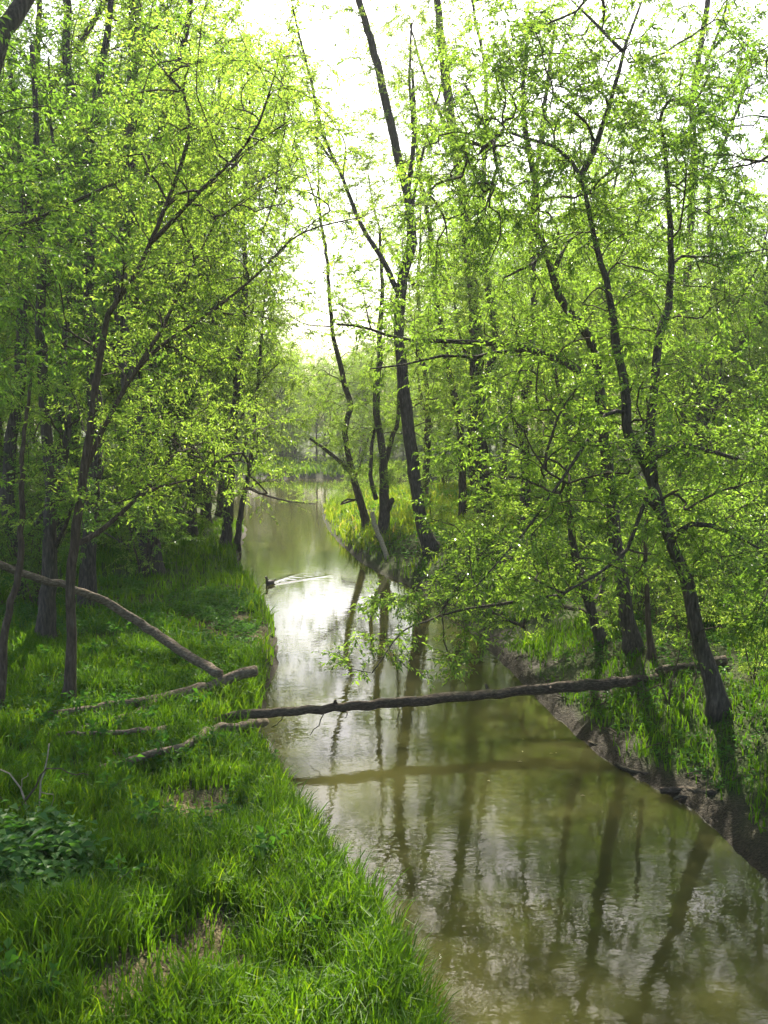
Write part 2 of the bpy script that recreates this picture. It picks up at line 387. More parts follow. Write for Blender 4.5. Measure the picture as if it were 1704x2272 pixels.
# ------------------------------------------------------------------ trees
class Tree:
    def __init__(s, seed, leaf=.075, leaf_mat='leaf', bark='bark', twigs=2.9, per_twig=11, upward=.15, twig_len=(.18, .45), width=.42, seg=.32, tip=.0055):
        s.rng = np.random.RandomState(seed); s.leaf = leaf * .98; s.lm = leaf_mat; s.bark = bark; s.tw = twigs; s.pt = per_twig
        s.upward = upward; s.tl = twig_len; s.width = width; s.seg = seg; s.tip = tip
        s.P = []; s.D = []; s.R = []; s.stems = []; s.targets = []
    def stem(s, P, r0, r1, flare=0.0, sides=10, kind='limb'):
        P = spline(P, .28)
        k = len(P); j = (s.rng.rand(k, 3) - .5) * min(.05, r0 * .35); j[0] = 0; P = P + j
        L = np.concatenate([[0], np.cumsum(np.linalg.norm(np.diff(P, axis=0), axis=1))]); t = L / L[-1]
        R = r0 + (r1 - r0) * t ** .85
        if flare: R = R * (1 + flare * np.exp(-L / .28))
        s.stems.append((P, R, sides, kind)); s.P.append(P); s.D.append(tangents(P)); s.R.append(R)
        return P
    def scatter(s, P, n, sig, t0=.3, t1=1.0, up=.3, zmin=None):
        """foliage targets around a stem"""
        rng = s.rng
        t = t0 + (t1 - t0) * rng.rand(n); idx = np.clip((t * (len(P) - 1)).astype(int), 0, len(P) - 1)
        off = rng.normal(0, 1, (n, 3)); off = unit(off) * (rng.rand(n, 1) ** .6)
        T = P[idx] + off * np.array(sig) * 1.7 + np.array([0, 0, up])
        if zmin is not None: T[:, 2] = np.maximum(T[:, 2], zmin + rng.rand(n) * .8)
        s.targets.append(T)
    def blob(s, c, r, n, shell=.75):
        rng = s.rng; u = unit(rng.normal(0, 1, (n, 3))) * (shell + (1 - shell) * rng.rand(n, 1)) * (rng.rand(n, 1) ** .35)
        s.targets.append(np.array(c) + u * np.array(r))
    def grow(s):
        rng = s.rng
        P0 = np.vstack(s.P); D0 = np.vstack(s.D); R0 = np.concatenate(s.R); n0 = len(P0)
        T = np.vstack(s.targets)
        T[:, 2] = np.maximum(T[:, 2], .25)
        sub = P0[::3]
        dm = np.array([np.min(np.linalg.norm(sub - t, axis=1)) for t in T])
        T = T[np.argsort(dm)]
        cap = n0 + sum(3 + int(d / s.seg) for d in np.sort(dm)) + len(T) * 2 + 10
        P = np.zeros((cap * 2, 3)); D = np.zeros((cap * 2, 3)); par = np.full(cap * 2, -1); P[:n0] = P0; D[:n0] = D0; n = n0
        chains = []
        for t in T:
            v = t - P[:n]; d = np.linalg.norm(v, axis=1) + 1e-6
            c = np.einsum('ij,ij->i', v, D[:n]) / d
            i = int(np.argmin(d * (1.75 - .75 * c) + .35 * np.maximum(P[:n, 2] - t[2], 0)))
            dist = d[i]
            if dist < .08: continue
            k = max(2, int(dist / s.seg) + 1)
            u = np.linspace(0, 1, k + 1)[1:, None]
            st = unit(D[i] * .5 + v[i] / dist * .9)
            ctl = P[i] + st * dist * .4 + np.array([0, 0, s.upward * dist])
            Q = (1 - u) ** 2 * P[i] + 2 * u * (1 - u) * ctl + u ** 2 * t
            Q = Q + rng.normal(0, .012 * min(dist, 1.6), Q.shape)
            TT = tangents(np.vstack([P[i][None], Q]))[1:]
            if n + k >= len(P): break
            P[n:n + k] = Q; D[n:n + k] = TT
            par[n] = i; par[n + 1:n + k] = np.arange(n, n + k - 1)
            chains.append((i, n, n + k)); n += k
        P = P[:n]; D = D[:n]; par = par[:n]
        tips = np.zeros(n)
        for (_, a, b) in chains: tips[b - 1] = 1
        for j in range(n - 1, n0 - 1, -1):
            if par[j] >= n0 or par[j] >= 0: tips[par[j]] += tips[j]
        rad = s.tip * .85 * np.maximum(tips, 1) ** .46
        s.GP, s.GD, s.tips, s.n0, s.chains, s.rad = P, D, tips, n0, chains, rad
        w = Wood()
        for (i, a, b) in chains:
            ra = rad[a:b]
            pr = R0[i] * .75 if i < n0 else rad[i]
            rr = np.minimum(np.concatenate([[min(rad[a] * 1.15, pr)], ra]), pr)
            pts = np.vstack([P[i][None], P[a:b]])
            w.tube(pts, rr, 6 if rr[0] > .03 else (4 if rr[0] > .014 else 3), cap=False)
        # twigs and leaves
        outer = np.arange(n0, n)[tips[n0:n] <= 4]
        cnt = rng.poisson(s.tw, len(outer))
        o = np.repeat(outer, cnt); m = len(o)
        lat = rng.normal(0, 1, (m, 3)) * np.array([1, 1, .55])
        dirs = unit(D[o] * .8 + unit(lat) * 1.0 + np.array([0, 0, .08]))
        L = rng.uniform(s.tl[0], s.tl[1], m)[:, None]
        A = P[o]; B = A + dirs * L + np.array([0, 0, -.10]) * L
        w.prisms(A, B, s.tip * .55, s.tip * .3)
        s.branch_mesh = w
        q = s.pt
        tt = np.tile((np.arange(q) + .6) / q, m) + rng.normal(0, .04, m * q)
        A2 = np.repeat(A, q, 0); B2 = np.repeat(B, q, 0); d2 = np.repeat(dirs, q, 0)
        sgn = np.tile(np.where(np.arange(q) % 2, 1.0, -1.0), m)[:, None]
        hor = unit(np.cross(d2, np.array([0, 0, 1.0])) + rng.normal(0, .35, (m * q, 3)))
        last = (np.tile(np.arange(q), m) == q - 1)[:, None]
        ax = np.where(last, d2, d2 * .55 + hor * sgn * .85) + rng.normal(0, .25, (m * q, 3)) + np.array([0, 0, -.22])
        nn = np.array([0, 0, 1.0]) + rng.normal(0, .48, (m * q, 3))
        S = s.leaf * rng.uniform(.55, 1.25, m * q); W = S * s.width * rng.uniform(.8, 1.2, m * q)
        base = A2 + (B2 - A2) * np.clip(tt, 0, 1)[:, None]
        s.leaf_args = (base, ax, nn, S, W)
        s.count = m * q
    def build(s, name, label, group=None, cat='tree', origin=None, leaves=True):
        org = np.array(origin if origin is not None else s.stems[0][0][0])
        root = empty(name, tuple(org)); tag(root, label, cat, group)
        for (P, R, sides, kind) in s.stems:
            w = Wood(); w.tube(P - org, R, sides, .13, s.rng)
            obj(kind, w.mesh(kind, M[s.bark]), root)
        if s.targets:
            s.grow()
            b = s.branch_mesh
            b.V = [v - org for v in b.V]
            o = obj('branchwork', b.mesh('branchwork', M['twig']), root); o['kind'] = 'stuff'
            if leaves:
                base, ax, nn, S, W = s.leaf_args
                o = obj('crown', leaf_mesh('crown', base - org, ax, nn, S, W, M[s.lm], s.rng), root); o['kind'] = 'stuff'
        return root

def trace(px, y0, dy=0.0, base=None):
    """a traced stem: its depth runs from y0 to y0+dy"""
    n = len(px); out = []
    for i, p in enumerate(px):
        out.append(at_depth(p, y0 + dy * i / max(1, n - 1)))
    if base is not None: out[0] = np.array(base)
    return out
def rooted(px_base, px_rest, dy=0.0):
    b = on_ground(px_base); b = b - np.array([0, 0, .12])
    return [b] + [at_depth(p, b[1] + dy * (i + 1) / len(px_rest)) for i, p in enumerate(px_rest)], b[1]

def hero(seed, name, label, base, rest, r0, r1, limbs, dy=0.0, n=120, sig=(1.1, 1.1, .9), t0=.35, blobs=(), group=None, extra=None, top=None, **kw):
    t = Tree(seed, **kw)
    P, y = rooted(base, rest, dy)
    if top is not None: P.append(P[-1] + np.array(top))
    S = t.stem(P, r0, r1, .8, 14, 'trunk')
    if n: t.scatter(S, n, sig, t0)
    for lb in limbs:
        px, dl, ra, rb, nl, sg = lb[:6]
        # depth starts on the trunk where the limb leaves it
        y_at = S[np.argmin(np.linalg.norm(np.array([at_depth(px[0], v[1]) for v in S]) - S, axis=1))][1]
        if y_at is None: y_at = y
        LP = trace(px, y_at, dl)
        if len(lb) > 6: LP.append(LP[-1] + np.array(lb[6]))
        LS = t.stem(LP, ra, rb, 0, 8, 'limb')
        if nl: t.scatter(LS, nl, sg, .25)
    for (p, dd, r, nb) in blobs:
        t.blob(at_depth(p, y + dd), r, nb)
    if extra: extra(t, S, y)
    root = t.build(name, label, group)
    return root, t, S

NL = 0
def note(t):
    global NL; NL += getattr(t, 'count', 0)

# --- left bank
_, t, _ = hero(11, 'slender_tree', 'slender brown-barked tree leaning towards the stream behind the crossed fallen logs', r6(285, 705),
    [r6(312, 520), r6(302, 300), r6(312, 100), r3(345, 820), r3(375, 580), r3(430, 200), r3(466, 0), r1(560, 1220), r1(650, 1050), r1(700, 920), r1(780, 720), r1(822, 560), r1(790, 400), r1(690, 290)],
    .09, .018, [
        ([r3(360, 690), r3(450, 480), r3(590, 235), r3(700, 130), r1(790, 1430), r1(880, 1370), r1(1000, 1280), r1(1150, 1150), r1(1250, 1040), r1(1380, 980), r1(1560, 940)], 1.5, .042, .01, 100, (1.0, 1.3, .8)),
        ([r3(590, 235), r3(700, 60), r1(700, 1430), r1(760, 1290), r1(880, 1060), r1(980, 880), r1(1100, 800), r1(1300, 680)], 2.5, .036, .01, 90, (1.0, 1.3, .8)),
        ([r1(650, 1050), r1(740, 960), r1(890, 800), r1(1010, 690), r1(1120, 530), r1(1190, 310)], -1.0, .038, .01, 95, (.9, 1.2, .8)),
        ([r3(335, 985), r3(440, 925), r3(600, 780), r3(690, 670), r3(765, 585)], 1.0, .045, .015, 55, (.9, 1.2, .6)),
        ([r3(600, 780), r3(680, 740), r3(820, 710), r3(920, 655)], 1.5, .03, .01, 40, (.9, 1.0, .5)),
    ], dy=-.5, n=150, sig=(1.2, 1.3, 1.0), t0=.42, bark='bark_brown', leaf=.07,
    blobs=[(r3(700, 420), 1.0, (2.0, 1.5, 1.3), 42), (r3(1000, 560), 2.5, (1.4, 1.5, 1.2), 60), (r1(1000, 1200), 1.0, (1.8, 1.5, 1.6), 50), (r1(760, 520), .5, (1.3, 1.4, 1.3), 55), (r1(1050, 700), 1, (1.2, 1.3, 1.3), 50), (r3(350, 400), 1.5, (1.6, 1.4, 1.4), 50)])
note(t)
_, t, _ = hero(12, 'forked_tree', 'forked dark tree with a straight lower stem beside the pale leaning pole', r3(190, 1412),
    [r3(212, 1150), r3(216, 980), r3(225, 800), r3(205, 600), r3(190, 300), r3(172, 0), r1(178, 1250), r1(180, 1000), r1(168, 850), r1(150, 500), r1(140, 200)],
    .16, .04, [
        ([r3(222, 860), r3(290, 500), r3(272, 150), r1(300, 1300), r1(290, 900), r1(222, 560), r1(210, 250)], 1.0, .09, .02, 90, (1.2, 1.3, 1.2)),
        ([r3(240, 1000), r3(300, 860), r3(330, 700)], -1.0, .05, .015, 20, (.8, .8, .5)),
        ([r1(180, 1000), r1(90, 820), r1(-60, 640)], -1.0, .04, .015, 40, (1, 1, .8)),
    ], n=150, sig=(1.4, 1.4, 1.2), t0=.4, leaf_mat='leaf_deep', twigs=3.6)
note(t)
_, t, _ = hero(13, 'crooked_tree', 'crooked double-stemmed dark tree at the wood edge past the leaning pole', r3(112, 1232),
    [r3(100, 1050), r3(45, 860), r3(40, 650), r3(85, 300), r3(95, 0), r1(92, 1300), r1(98, 900), r1(82, 600), r1(40, 300)],
    .2, .05, [
        ([r3(105, 1010), r3(170, 900), r3(235, 760), r3(262, 560), r3(250, 300)], .8, .11, .03, 50, (1.2, 1.2, 1)),
        ([r3(45, 860), r3(-20, 700), r3(-60, 400)], .8, .1, .03, 40, (1.2, 1.2, 1)),
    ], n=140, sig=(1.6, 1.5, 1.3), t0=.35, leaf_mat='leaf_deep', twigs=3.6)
note(t)
_, t, _ = hero(14, 'tall_tree', 'tall thick grey trunk rising straight behind the end of the leaning log', r3(375, 1277),
    [r3(385, 1000), r3(412, 600), r3(402, 250), r3(392, 0), r1(385, 1250), r1(385, 900), r1(365, 560), r1(312, 425), r1(290, 200)],
    .19, .07, [
        ([r1(385, 620), r1(410, 480), r1(435, 300), r1(470, 100), r1(485, -60)], .5, .1, .06, 60, (1.6, 1.6, 1.3)),
        ([r1(390, 800), r1(470, 760), r1(590, 735)], -1, .045, .012, 30, (1, 1, .8)),
        ([r3(405, 900), r3(440, 930), r3(560, 1000)], -1, .03, .01, 20, (1, 1, .5)),
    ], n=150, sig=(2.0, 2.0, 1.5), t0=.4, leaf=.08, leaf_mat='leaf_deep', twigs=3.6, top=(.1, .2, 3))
note(t)
_, t, _ = hero(15, 'pond_bank_tree', 'straight dark tree standing on shaded grass near the pond mouth', r3(830, 962),
    [r3(825, 700), r3(805, 300), r3(800, 0), r1(800, 1200), r1(760, 800), r1(790, 400), r1(800, 100)], .2, .05,
    [([r3(805, 300), r3(700, 150), r3(640, -80)], 1, .07, .02, 40, (1.5, 1.5, 1.2)), ([r1(775, 900), r1(880, 650), r1(940, 300)], 1, .08, .02, 70, (1.5, 1.5, 1.4))],
    n=170, sig=(2.3, 2.3, 1.8), t0=.3, leaf=.1, seg=.45, twigs=3.9, twig_len=(.25, .6))
note(t)
_, t, _ = hero(16, 'stout_tree', 'stout shaded trunk between two thinner trees on the pond side', r3(648, 905),
    [r3(655, 700), r3(662, 400), r3(640, 100), r1(620, 1200), r1(600, 800), r1(560, 450)], .26, .07,
    [([r3(662, 400), r3(720, 200), r3(760, -100)], 1, .1, .03, 60, (1.8, 1.8, 1.4))],
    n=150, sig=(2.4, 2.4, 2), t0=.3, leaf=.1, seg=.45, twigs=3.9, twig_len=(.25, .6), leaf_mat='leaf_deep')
note(t)
_, t, _ = hero(17, 'waterside_tree', 'dark straight waterside tree paired with a thin leaning stem', r3(975, 1000),
    [r3(988, 800), r3(1002, 560), r3(1040, 100), r3(1060, -200), r1(1050, 900), r1(1080, 500), r1(1060, 200)], .2, .04,
    [([r3(1010, 500), r3(1120, 300), r3(1230, 180)], -1, .06, .015, 40, (1.3, 1.3, 1)), ([r1(1052, 900), r1(1150, 750), r1(1240, 640)], 0, .05, .015, 40, (1.2, 1.2, 1.1))],
    n=150, sig=(1.7, 1.9, 1.5), t0=.2, leaf=.095, seg=.45, twigs=3.9, twig_len=(.25, .6))
note(t)
_, t, _ = hero(18, 'leaning_tree', 'thin dark stem leaning out over the water at the pond mouth', r3(1022, 1006),
    [r3(1035, 900), r3(1050, 800), r3(1080, 640), r3(1108, 350), r3(1130, 100), r1(1150, 1200)], .11, .03,
    [([r3(1062, 740), r3(1130, 770), r3(1230, 800), r3(1365, 815)], 4.0, .06, .02, 12, (.5, .6, .4)),
     ([r3(1080, 640), r3(1140, 560), r3(1210, 520)], 1.0, .04, .01, 40, (.9, 1, .8))],
    n=90, sig=(1.2, 1.4, 1.2), t0=.25, leaf=.085, seg=.4, twig_len=(.2, .5))
note(t)
# tree whose bole stands just outside the frame and leans over the corner
def corner_tree():
    t = Tree(19, leaf=.085, leaf_mat='leaf_deep', twigs=3.4)
    x, y = -6.4, 12.6
    S = t.stem([(x, y, hz(x, y) - .1), (-6.3, 12.6, 3), (-5.9, 12.7, 6), at_depth(r1(-40, 300), 12.8), at_depth(r1(60, 90), 13), at_depth(r1(150, -60), 13.2), at_depth(r1(330, -420), 13.5)], .2, .09, .5, 12, 'trunk')
    t.scatter(S, 120, (1.5, 1.5, 1.1), .35); L = t.stem([S[len(S) // 2], (-6.0, 14, 7.2), (-5.0, 15, 8.0), (-4.0, 15.5, 8.6)], .06, .02); t.scatter(L, 70, (1.1, 1.2, .9), .2)
    t.build('overhanging_tree', 'dark leaning bole with limbs reaching over the forked dark tree'); note(t)
corner_tree()

# --- right bank
_, t, _ = hero(31, 'bank_tree', 'curved dark tree rooted on the muddy bank behind the log bridge', r7(1500, 428),
    [r7(1462, 290), r7(1435, 200), r5(1310, 1150), r5(1240, 1000), r5(1190, 830), r5(1155, 700), r5(1090, 580), r5(1050, 480), r5(1040, 260), r5(1000, 150), r5(990, 30), r2(960, 1200), r2(890, 950), r2(850, 760), r2(770, 670), r2(690, 620), r2(540, 570)],
    .128, .018, [
        ([r5(1160, 720), r5(1150, 500), r5(1170, 300), r5(1186, 90), r2(1230, 1330), r2(1240, 1050), r2(1225, 800), r2(1200, 550)], 1.5, .085, .03, 80, (1.1, 1.2, 1)),
        ([r5(1140, 660), r5(1250, 560), r5(1450, 600), r5(1660, 660)], 1.0, .06, .02, 60, (1.1, 1.2, .8)),
        ([r5(1200, 870), r5(1130, 800), r5(1050, 1010), r5(900, 1130), r5(760, 1210)], -1.2, .045, .012, 45, (.8, 1, .5)),
        ([r5(1045, 420), r5(960, 430), r5(830, 620), r5(640, 890), r5(560, 990), r5(400, 1170)], -1.5, .032, .01, 55, (.9, .9, .6)),
        ([r5(760, 1210), r7(640, 80), r7(520, 118), r7(440, 152), r7(385, 225), r7(340, 290)], -1.0, .03, .008, 20, (.6, .5, .5)),
        ([r2(850, 760), r2(890, 680), r2(940, 560), r2(1000, 370), r2(1050, 180), r2(1110, 10)], 1.5, .05, .018, 70, (1, 1.2, 1)),
        ([r2(1030, 220), r2(900, 90), r2(810, 0)], 1.0, .03, .012, 30, (.9, 1, .8)),
        ([r5(1230, 980), r5(1330, 900), r5(1500, 940), r5(1640, 1020)], -1.0, .05, .015, 45, (1, 1, .7)),
    ], dy=.6, n=170, sig=(1.3, 1.5, 1.0), t0=.35, leaf=.078, twigs=2.9,
    blobs=[(r2(600, 500), .5, (1.3, 1.5, 1.5), 80), (r2(500, 800), .5, (1.3, 1.5, 1.2), 45), (r5(500, 500), .2, (1.3, 1.3, 1.3), 45), (r5(1400, 1150), -.5, (1.3, 1.1, 1.2), 35), (r5(700, 850), .2, (1.5, 1.2, 1.1), 35),
           (r5(450, 1200), -.6, (1.1, 1, .6), 22), (r5(700, 1150), .3, (1.3, 1.1, .8), 26), (r7(430, 60), -1.2, (.8, .6, .3), 9), (r7(560, 220), -1.2, (.9, .6, .35), 12), (r2(1450, 900), 2, (1.6, 1.5, 1.5), 50),
           (r2(320, 640), .4, (1.0, 1.2, 1.1), 45), (r2(480, 300), .8, (1.1, 1.2, 1.1), 55), (r2(760, 250), 1.2, (1.2, 1.2, 1.2), 50), (r2(1100, 450), 1, (1.2, 1.2, 1.3), 50), (r2(300, 980), .2, (1.1, 1.2, 1.0), 40), (r2(900, 950), .5, (1.2, 1.2, 1.2), 50), (r2(1400, 250), 1.5, (1.3, 1.3, 1.2), 45)])
note(t); BANK_TREE = t
_, t, _ = hero(32, 'arching_tree', 'upright tree with a long limb arching over the stream', r5(1078, 1442),
    [r5(1030, 1170), r5(1000, 950), r5(962, 600), r5(925, 300), r5(890, 100), r2(760, 1280), r2(700, 1080), r2(640, 950), r2(655, 800), r2(600, 500), r2(620, 200)],
    .145, .035, [
        ([r5(925, 300), r5(860, 250), r5(760, 195), r5(640, 150), r5(500, 122), r5(300, 110), r5(100, 105), r3(1600, 60), r3(1450, 35)], -1.5, .075, .018, 50, (.7, .9, .4)),
        ([r5(640, 150), r5(480, 160), r5(400, 180), r5(250, 175), r5(80, 215), r3(1600, 230)], -1, .04, .012, 30, (.7, .8, .4)),
        ([r2(700, 1080), r2(640, 1140), r2(520, 1200)], -1, .045, .015, 30, (.9, 1, .7)),
        ([r2(740, 1160), r2(790, 1050), r2(850, 1000)], 1, .05, .02, 30, (1, 1, .8)),
    ], n=130, sig=(1.5, 1.6, 1.2), t0=.45, leaf=.08)
note(t)
_, t, _ = hero(33, 'leaning_tree', 'small dark tree leaning towards the stream from the grass behind the log bridge', r5(958, 1412),
    [r5(890, 1250), r5(830, 1050), r5(800, 800), r5(790, 500), r5(730, 200)], .1, .03,
    [([r5(890, 1250), r5(935, 1200), r5(950, 1100)], .5, .06, .03, 10, (.6, .6, .5))], n=110, sig=(1.2, 1.3, 1.0), t0=.3, leaf=.08, leaf_mat='leaf', blobs=[(dsp(1090, 1330), 1, (.9, .9, .6), 32), (dsp(1010, 1270), 3, (1.1, 1.1, .7), 34), (dsp(1160, 1240), 1, (1.1, 1, .9), 34), (dsp(1040, 1170), 4, (1.3, 1.2, .9), 34)])
note(t)
_, t, _ = hero(34, 'dead_pole', 'thin bare upright stem touching the end of the log bridge', r5(1162, 1478),
    [r5(1140, 1300), r5(1130, 1000), r5(1137, 760)], .055, .03, [], n=0, bark='bark_brown')
_, t, _ = hero(35, 'broad_willow', 'broad tall willow trunk standing back from the water on the promontory', r5(430, 902),
    [r5(425, 700), r5(402, 400), r5(395, 0), r2(372, 1150), r2(340, 850), r2(300, 600), r2(262, 300), r2(230, 0), r2(200, -300)], .32, .1,
    [([r5(400, 330), r5(480, 120), r2(440, 1150), r2(430, 700), r2(440, 350), r2(380, 0)], 1, .16, .05, 90, (2, 2, 1.7)),
     ([r5(400, 250), r5(330, 100), r2(300, 1250)], -1, .08, .02, 30, (1.4, 1.4, 1)), ([r2(300, 600), r2(200, 400), r2(110, 100)], 1, .08, .03, 50, (1.5, 1.5, 1.3))],
    n=230, sig=(2.4, 2.4, 1.9), t0=.25, leaf=.1, seg=.5, twigs=4.4, twig_len=(.25, .6), top=(-.4, 0, 3))
note(t)
_, t, _ = hero(36, 'willow', 'thinner dark willow leaning towards the pond beside the broad willow', r5(345, 890),
    [r5(335, 600), r5(320, 420), r5(285, 260), r5(258, 110), r2(230, 1300), r2(200, 1000), r2(150, 700), r2(120, 300)], .17, .05,
    [], n=120, sig=(1.8, 1.8, 1.4), t0=.35, leaf=.095, seg=.45, twigs=3.8, twig_len=(.25, .55))
note(t)
_, t, _ = hero(37, 'twin_willow', 'shaded willow with two diverging stems behind the thick foliage', r5(602, 925),
    [r5(612, 700), r5(600, 450), r5(632, 200), r5(650, 0), r2(645, 1200), r2(640, 900), r2(690, 500), r2(740, 100)], .2, .05,
    [([r5(598, 560), r5(545, 390), r5(590, 210), r5(560, 0)], .5, .1, .04, 50, (1.7, 1.7, 1.3)), ([r5(640, 100), r5(720, -100), r2(830, 1050), r2(850, 600)], 1, .08, .03, 60, (1.7, 1.7, 1.4))],
    n=150, sig=(2.2, 2.2, 1.7), t0=.3, leaf=.1, seg=.45, twigs=3.9, twig_len=(.25, .6))
note(t)
_, t, _ = hero(38, 'great_willow', 'tallest willow trunk at the stream bend, forking towards the open sky', r4(1530, 1068),
    [r4(1440, 850), r4(1400, 600), r4(1370, 330), r5(75, 200), r2(65, 1400), r2(80, 1200), r2(120, 1050), r2(100, 850), r2(60, 680), r2(0, 400), r1(1590, 130), r1(1550, 0), r1(1500, -200)], .23, .08,
    [([r2(75, 1300), r2(0, 1130), r1(1560, 970), r1(1480, 770), r1(1390, 560), r1(1340, 330), r1(1290, 150), r1(1260, 20)], .5, .09, .03, 95, (.9, 1.1, 1.0)),
     ([r1(1480, 770), r1(1490, 620), r1(1420, 510)], .8, .045, .012, 26, (.8, .8, .7)),
     ([r1(1475, 750), r1(1370, 600), r1(1240, 400), r1(1190, 250)], -.6, .045, .012, 44, (.9, .9, .8)),
     ([r2(100, 850), r2(130, 600), r2(110, 350), r2(120, 100)], 1, .09, .03, 60, (1.2, 1.2, 1.2)),
     ([r2(110, 950), r2(170, 650), r2(240, 400), r2(300, 250)], -.5, .07, .02, 60, (1.2, 1.2, 1.2))],
    n=140, sig=(1.6, 1.7, 1.3), t0=.3, leaf=.09, seg=.42, twigs=3.7, twig_len=(.2, .5), top=(-.3, .2, 3), blobs=[(dsp(960, 850), -.5, (1.6, 1.4, 1.8), 50), (dsp(960, 620), 0, (1.6, 1.6, 1.8), 50), (dsp(960, 300), 0, (1.5, 1.6, 1.8), 40)])
note(t)
_, t, _ = hero(39, 'forked_willow', 'forked willow with a dark stub at its foot beside the leaning waterside willow', r4(1168, 945),
    [r4(1165, 700), r4(1162, 400), r4(1110, 0), r3(1640, 200), r1(1640, 1440), r1(1650, 1250), r1(1640, 1000)], .21, .05,
    [([r4(1175, 420), r4(1240, 200), r4(1275, 60), r5(60, 20)], .6, .1, .04, 30, (1.2, 1.2, 1)),
     ([r4(1175, 790), r4(1215, 720), r4(1235, 690)], -.3, .13, .1, 0, None),
     ([r4(1110, 690), r4(1068, 520), r4(1075, 330), r4(1110, 100)], .4, .1, .05, 25, (1.2, 1.2, 1))],
    n=120, sig=(1.7, 1.7, 1.4), t0=.2, leaf=.09, seg=.42, twigs=3.7, twig_len=(.2, .5), blobs=[(dsp(900, 880), 1, (1.8, 1.8, 1.6), 45), (dsp(830, 680), 0, (2, 2, 1.8), 45), (dsp(800, 1010), 1.5, (1.5, 1.5, 1), 30)])
note(t)
_, t, _ = hero(40, 'waterside_willow', 'slender willow leaning out at the waterline with a low broken side limb', r4(1058, 905),
    [r4(1000, 730), r4(960, 600), r4(930, 490), r4(890, 280), r4(880, 150), r4(920, 0), r3(1490, 300), r3(1450, 130), r3(1430, 0), r1(1420, 1200), r1(1400, 1030), r1(1380, 900), r1(1372, 640), r1(1350, 400)], .16, .02,
    [([r4(930, 500), r4(830, 400), r4(720, 310), r4(620, 240)], -.8, .1, .05, 14, (.8, .8, .6)),
     ([r1(1382, 930), r1(1300, 680), r1(1240, 530), r1(1210, 400)], .6, .04, .012, 40, (.9, .9, .9)),
     ([r4(950, 560), r4(1020, 350), r4(1060, 220)], .5, .035, .015, 12, (.6, .6, .5)),
     ([r3(1440, 50), r3(1300, 30), r3(1200, -60), r1(1150, 1180)], -.5, .03, .01, 26, (.8, .8, .6)),
     ([r4(960, 690), r4(850, 725), r4(900, 690), r4(980, 700)], -.3, .05, .03, 0, None)],
    n=150, sig=(1.3, 1.4, 1.2), t0=.15, leaf=.085, seg=.42, twigs=3.7, twig_len=(.2, .5), blobs=[(dsp(690, 860), 0, (1.6, 1.6, 1.5), 45), (dsp(790, 930), .5, (1.8, 1.6, 1.5), 45), (dsp(770, 800), 1, (1.8, 1.6, 1.5), 40)])
note(t)
_, t, _ = hero(41, 'tall_tree', 'tall straight tree standing deep in the wood behind the curved bank tree', r5(1285, 915),
    [r5(1290, 600), r5(1280, 200), r2(1315, 1150), r2(1335, 700), r2(1340, 400), r2(1400, 0), r2(1430, -250)], .19, .08,
    [([r2(1335, 800), r2(1250, 650), r2(1290, 560), r2(1320, 480)], .5, .05, .02, 30, (1.3, 1.3, 1)), ([r2(1340, 520), r2(1480, 430), r2(1640, 340)], -.5, .05, .015, 40, (1.2, 1.2, .9)),
     ([r2(1340, 400), r2(1400, 250), r2(1470, 60), r2(1490, -100)], .5, .07, .03, 50, (1.4, 1.4, 1.2))],
    n=110, sig=(1.5, 1.5, 1.5), t0=.25, leaf=.09, seg=.42, twigs=3.7, twig_len=(.2, .5))
note(t)
_, t, _ = hero(42, 'thick_tree', 'thick trunk leaning hard away from the stream over the understorey', r5(1225, 930),
    [r5(1260, 800), r5(1330, 610), r5(1420, 360), r5(1520, 165), r5(1600, 50), r2(1659, 1270), r2(1720, 900), r2(1760, 500)], .24, .12,
    [([r5(1420, 360), r5(1450, 100), r2(1400, 870), r2(1470, 620), r2(1540, 430), r2(1600, 200)], 1, .1, .04, 70, (1.6, 1.6, 1.3))],
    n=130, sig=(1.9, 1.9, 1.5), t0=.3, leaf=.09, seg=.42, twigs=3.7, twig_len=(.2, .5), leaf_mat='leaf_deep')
note(t)
def edge_tree():
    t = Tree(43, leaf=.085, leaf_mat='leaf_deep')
    x, y = 6.3, 14.5
    S = t.stem([(x, y, hz(x, y) - .1), (6.2, 14.6, 3), (6.0, 14.6, 6), (5.75, 14.6, 8.5), (5.7, 14.8, 11), (5.6, 15, 13.5)], .16, .05, .5, 12, 'trunk')
    t.scatter(S, 130, (1.3, 1.3, 1.1), .15)
    t.blob((5.6, 13.6, 2.6), (1.0, 1.0, 1.3), 60); t.blob((5.2, 15.5, 9.5), (1.4, 1.4, 1.4), 60)
    t.build('edge_tree', 'dark upright leafy tree standing beside the curved bank tree'); note(t)
edge_tree()
def bare_brush():
    t = Tree(44, bark='twig', twigs=1.3, per_twig=1, tip=.004, seg=.22, twig_len=(.1, .3), upward=-.02)
    b = on_ground(r7(1330, 400)); y = b[1]; b = b - np.array([0, 0, .08])
    for pts in ([r7(1335, 330), r7(1360, 240), r7(1370, 160)], [r7(1300, 330), r7(1255, 350), r7(1240, 300), r7(1262, 200)], [r7(1390, 360), r7(1420, 300), r7(1405, 180)]):
        S = t.stem([b] + [at_depth(p, y + .05 * i) for i, p in enumerate(pts)], .018, .007, 0, 6, 'stem'); t.scatter(S, 22, (.35, .3, .25), .1, up=-.05)
    t.build('bare_bush', 'leafless tangle of dark twigs between the log bridge and the muddy waterline', cat='bush', leaves=False)
bare_brush()
print('hero leaves', NL)

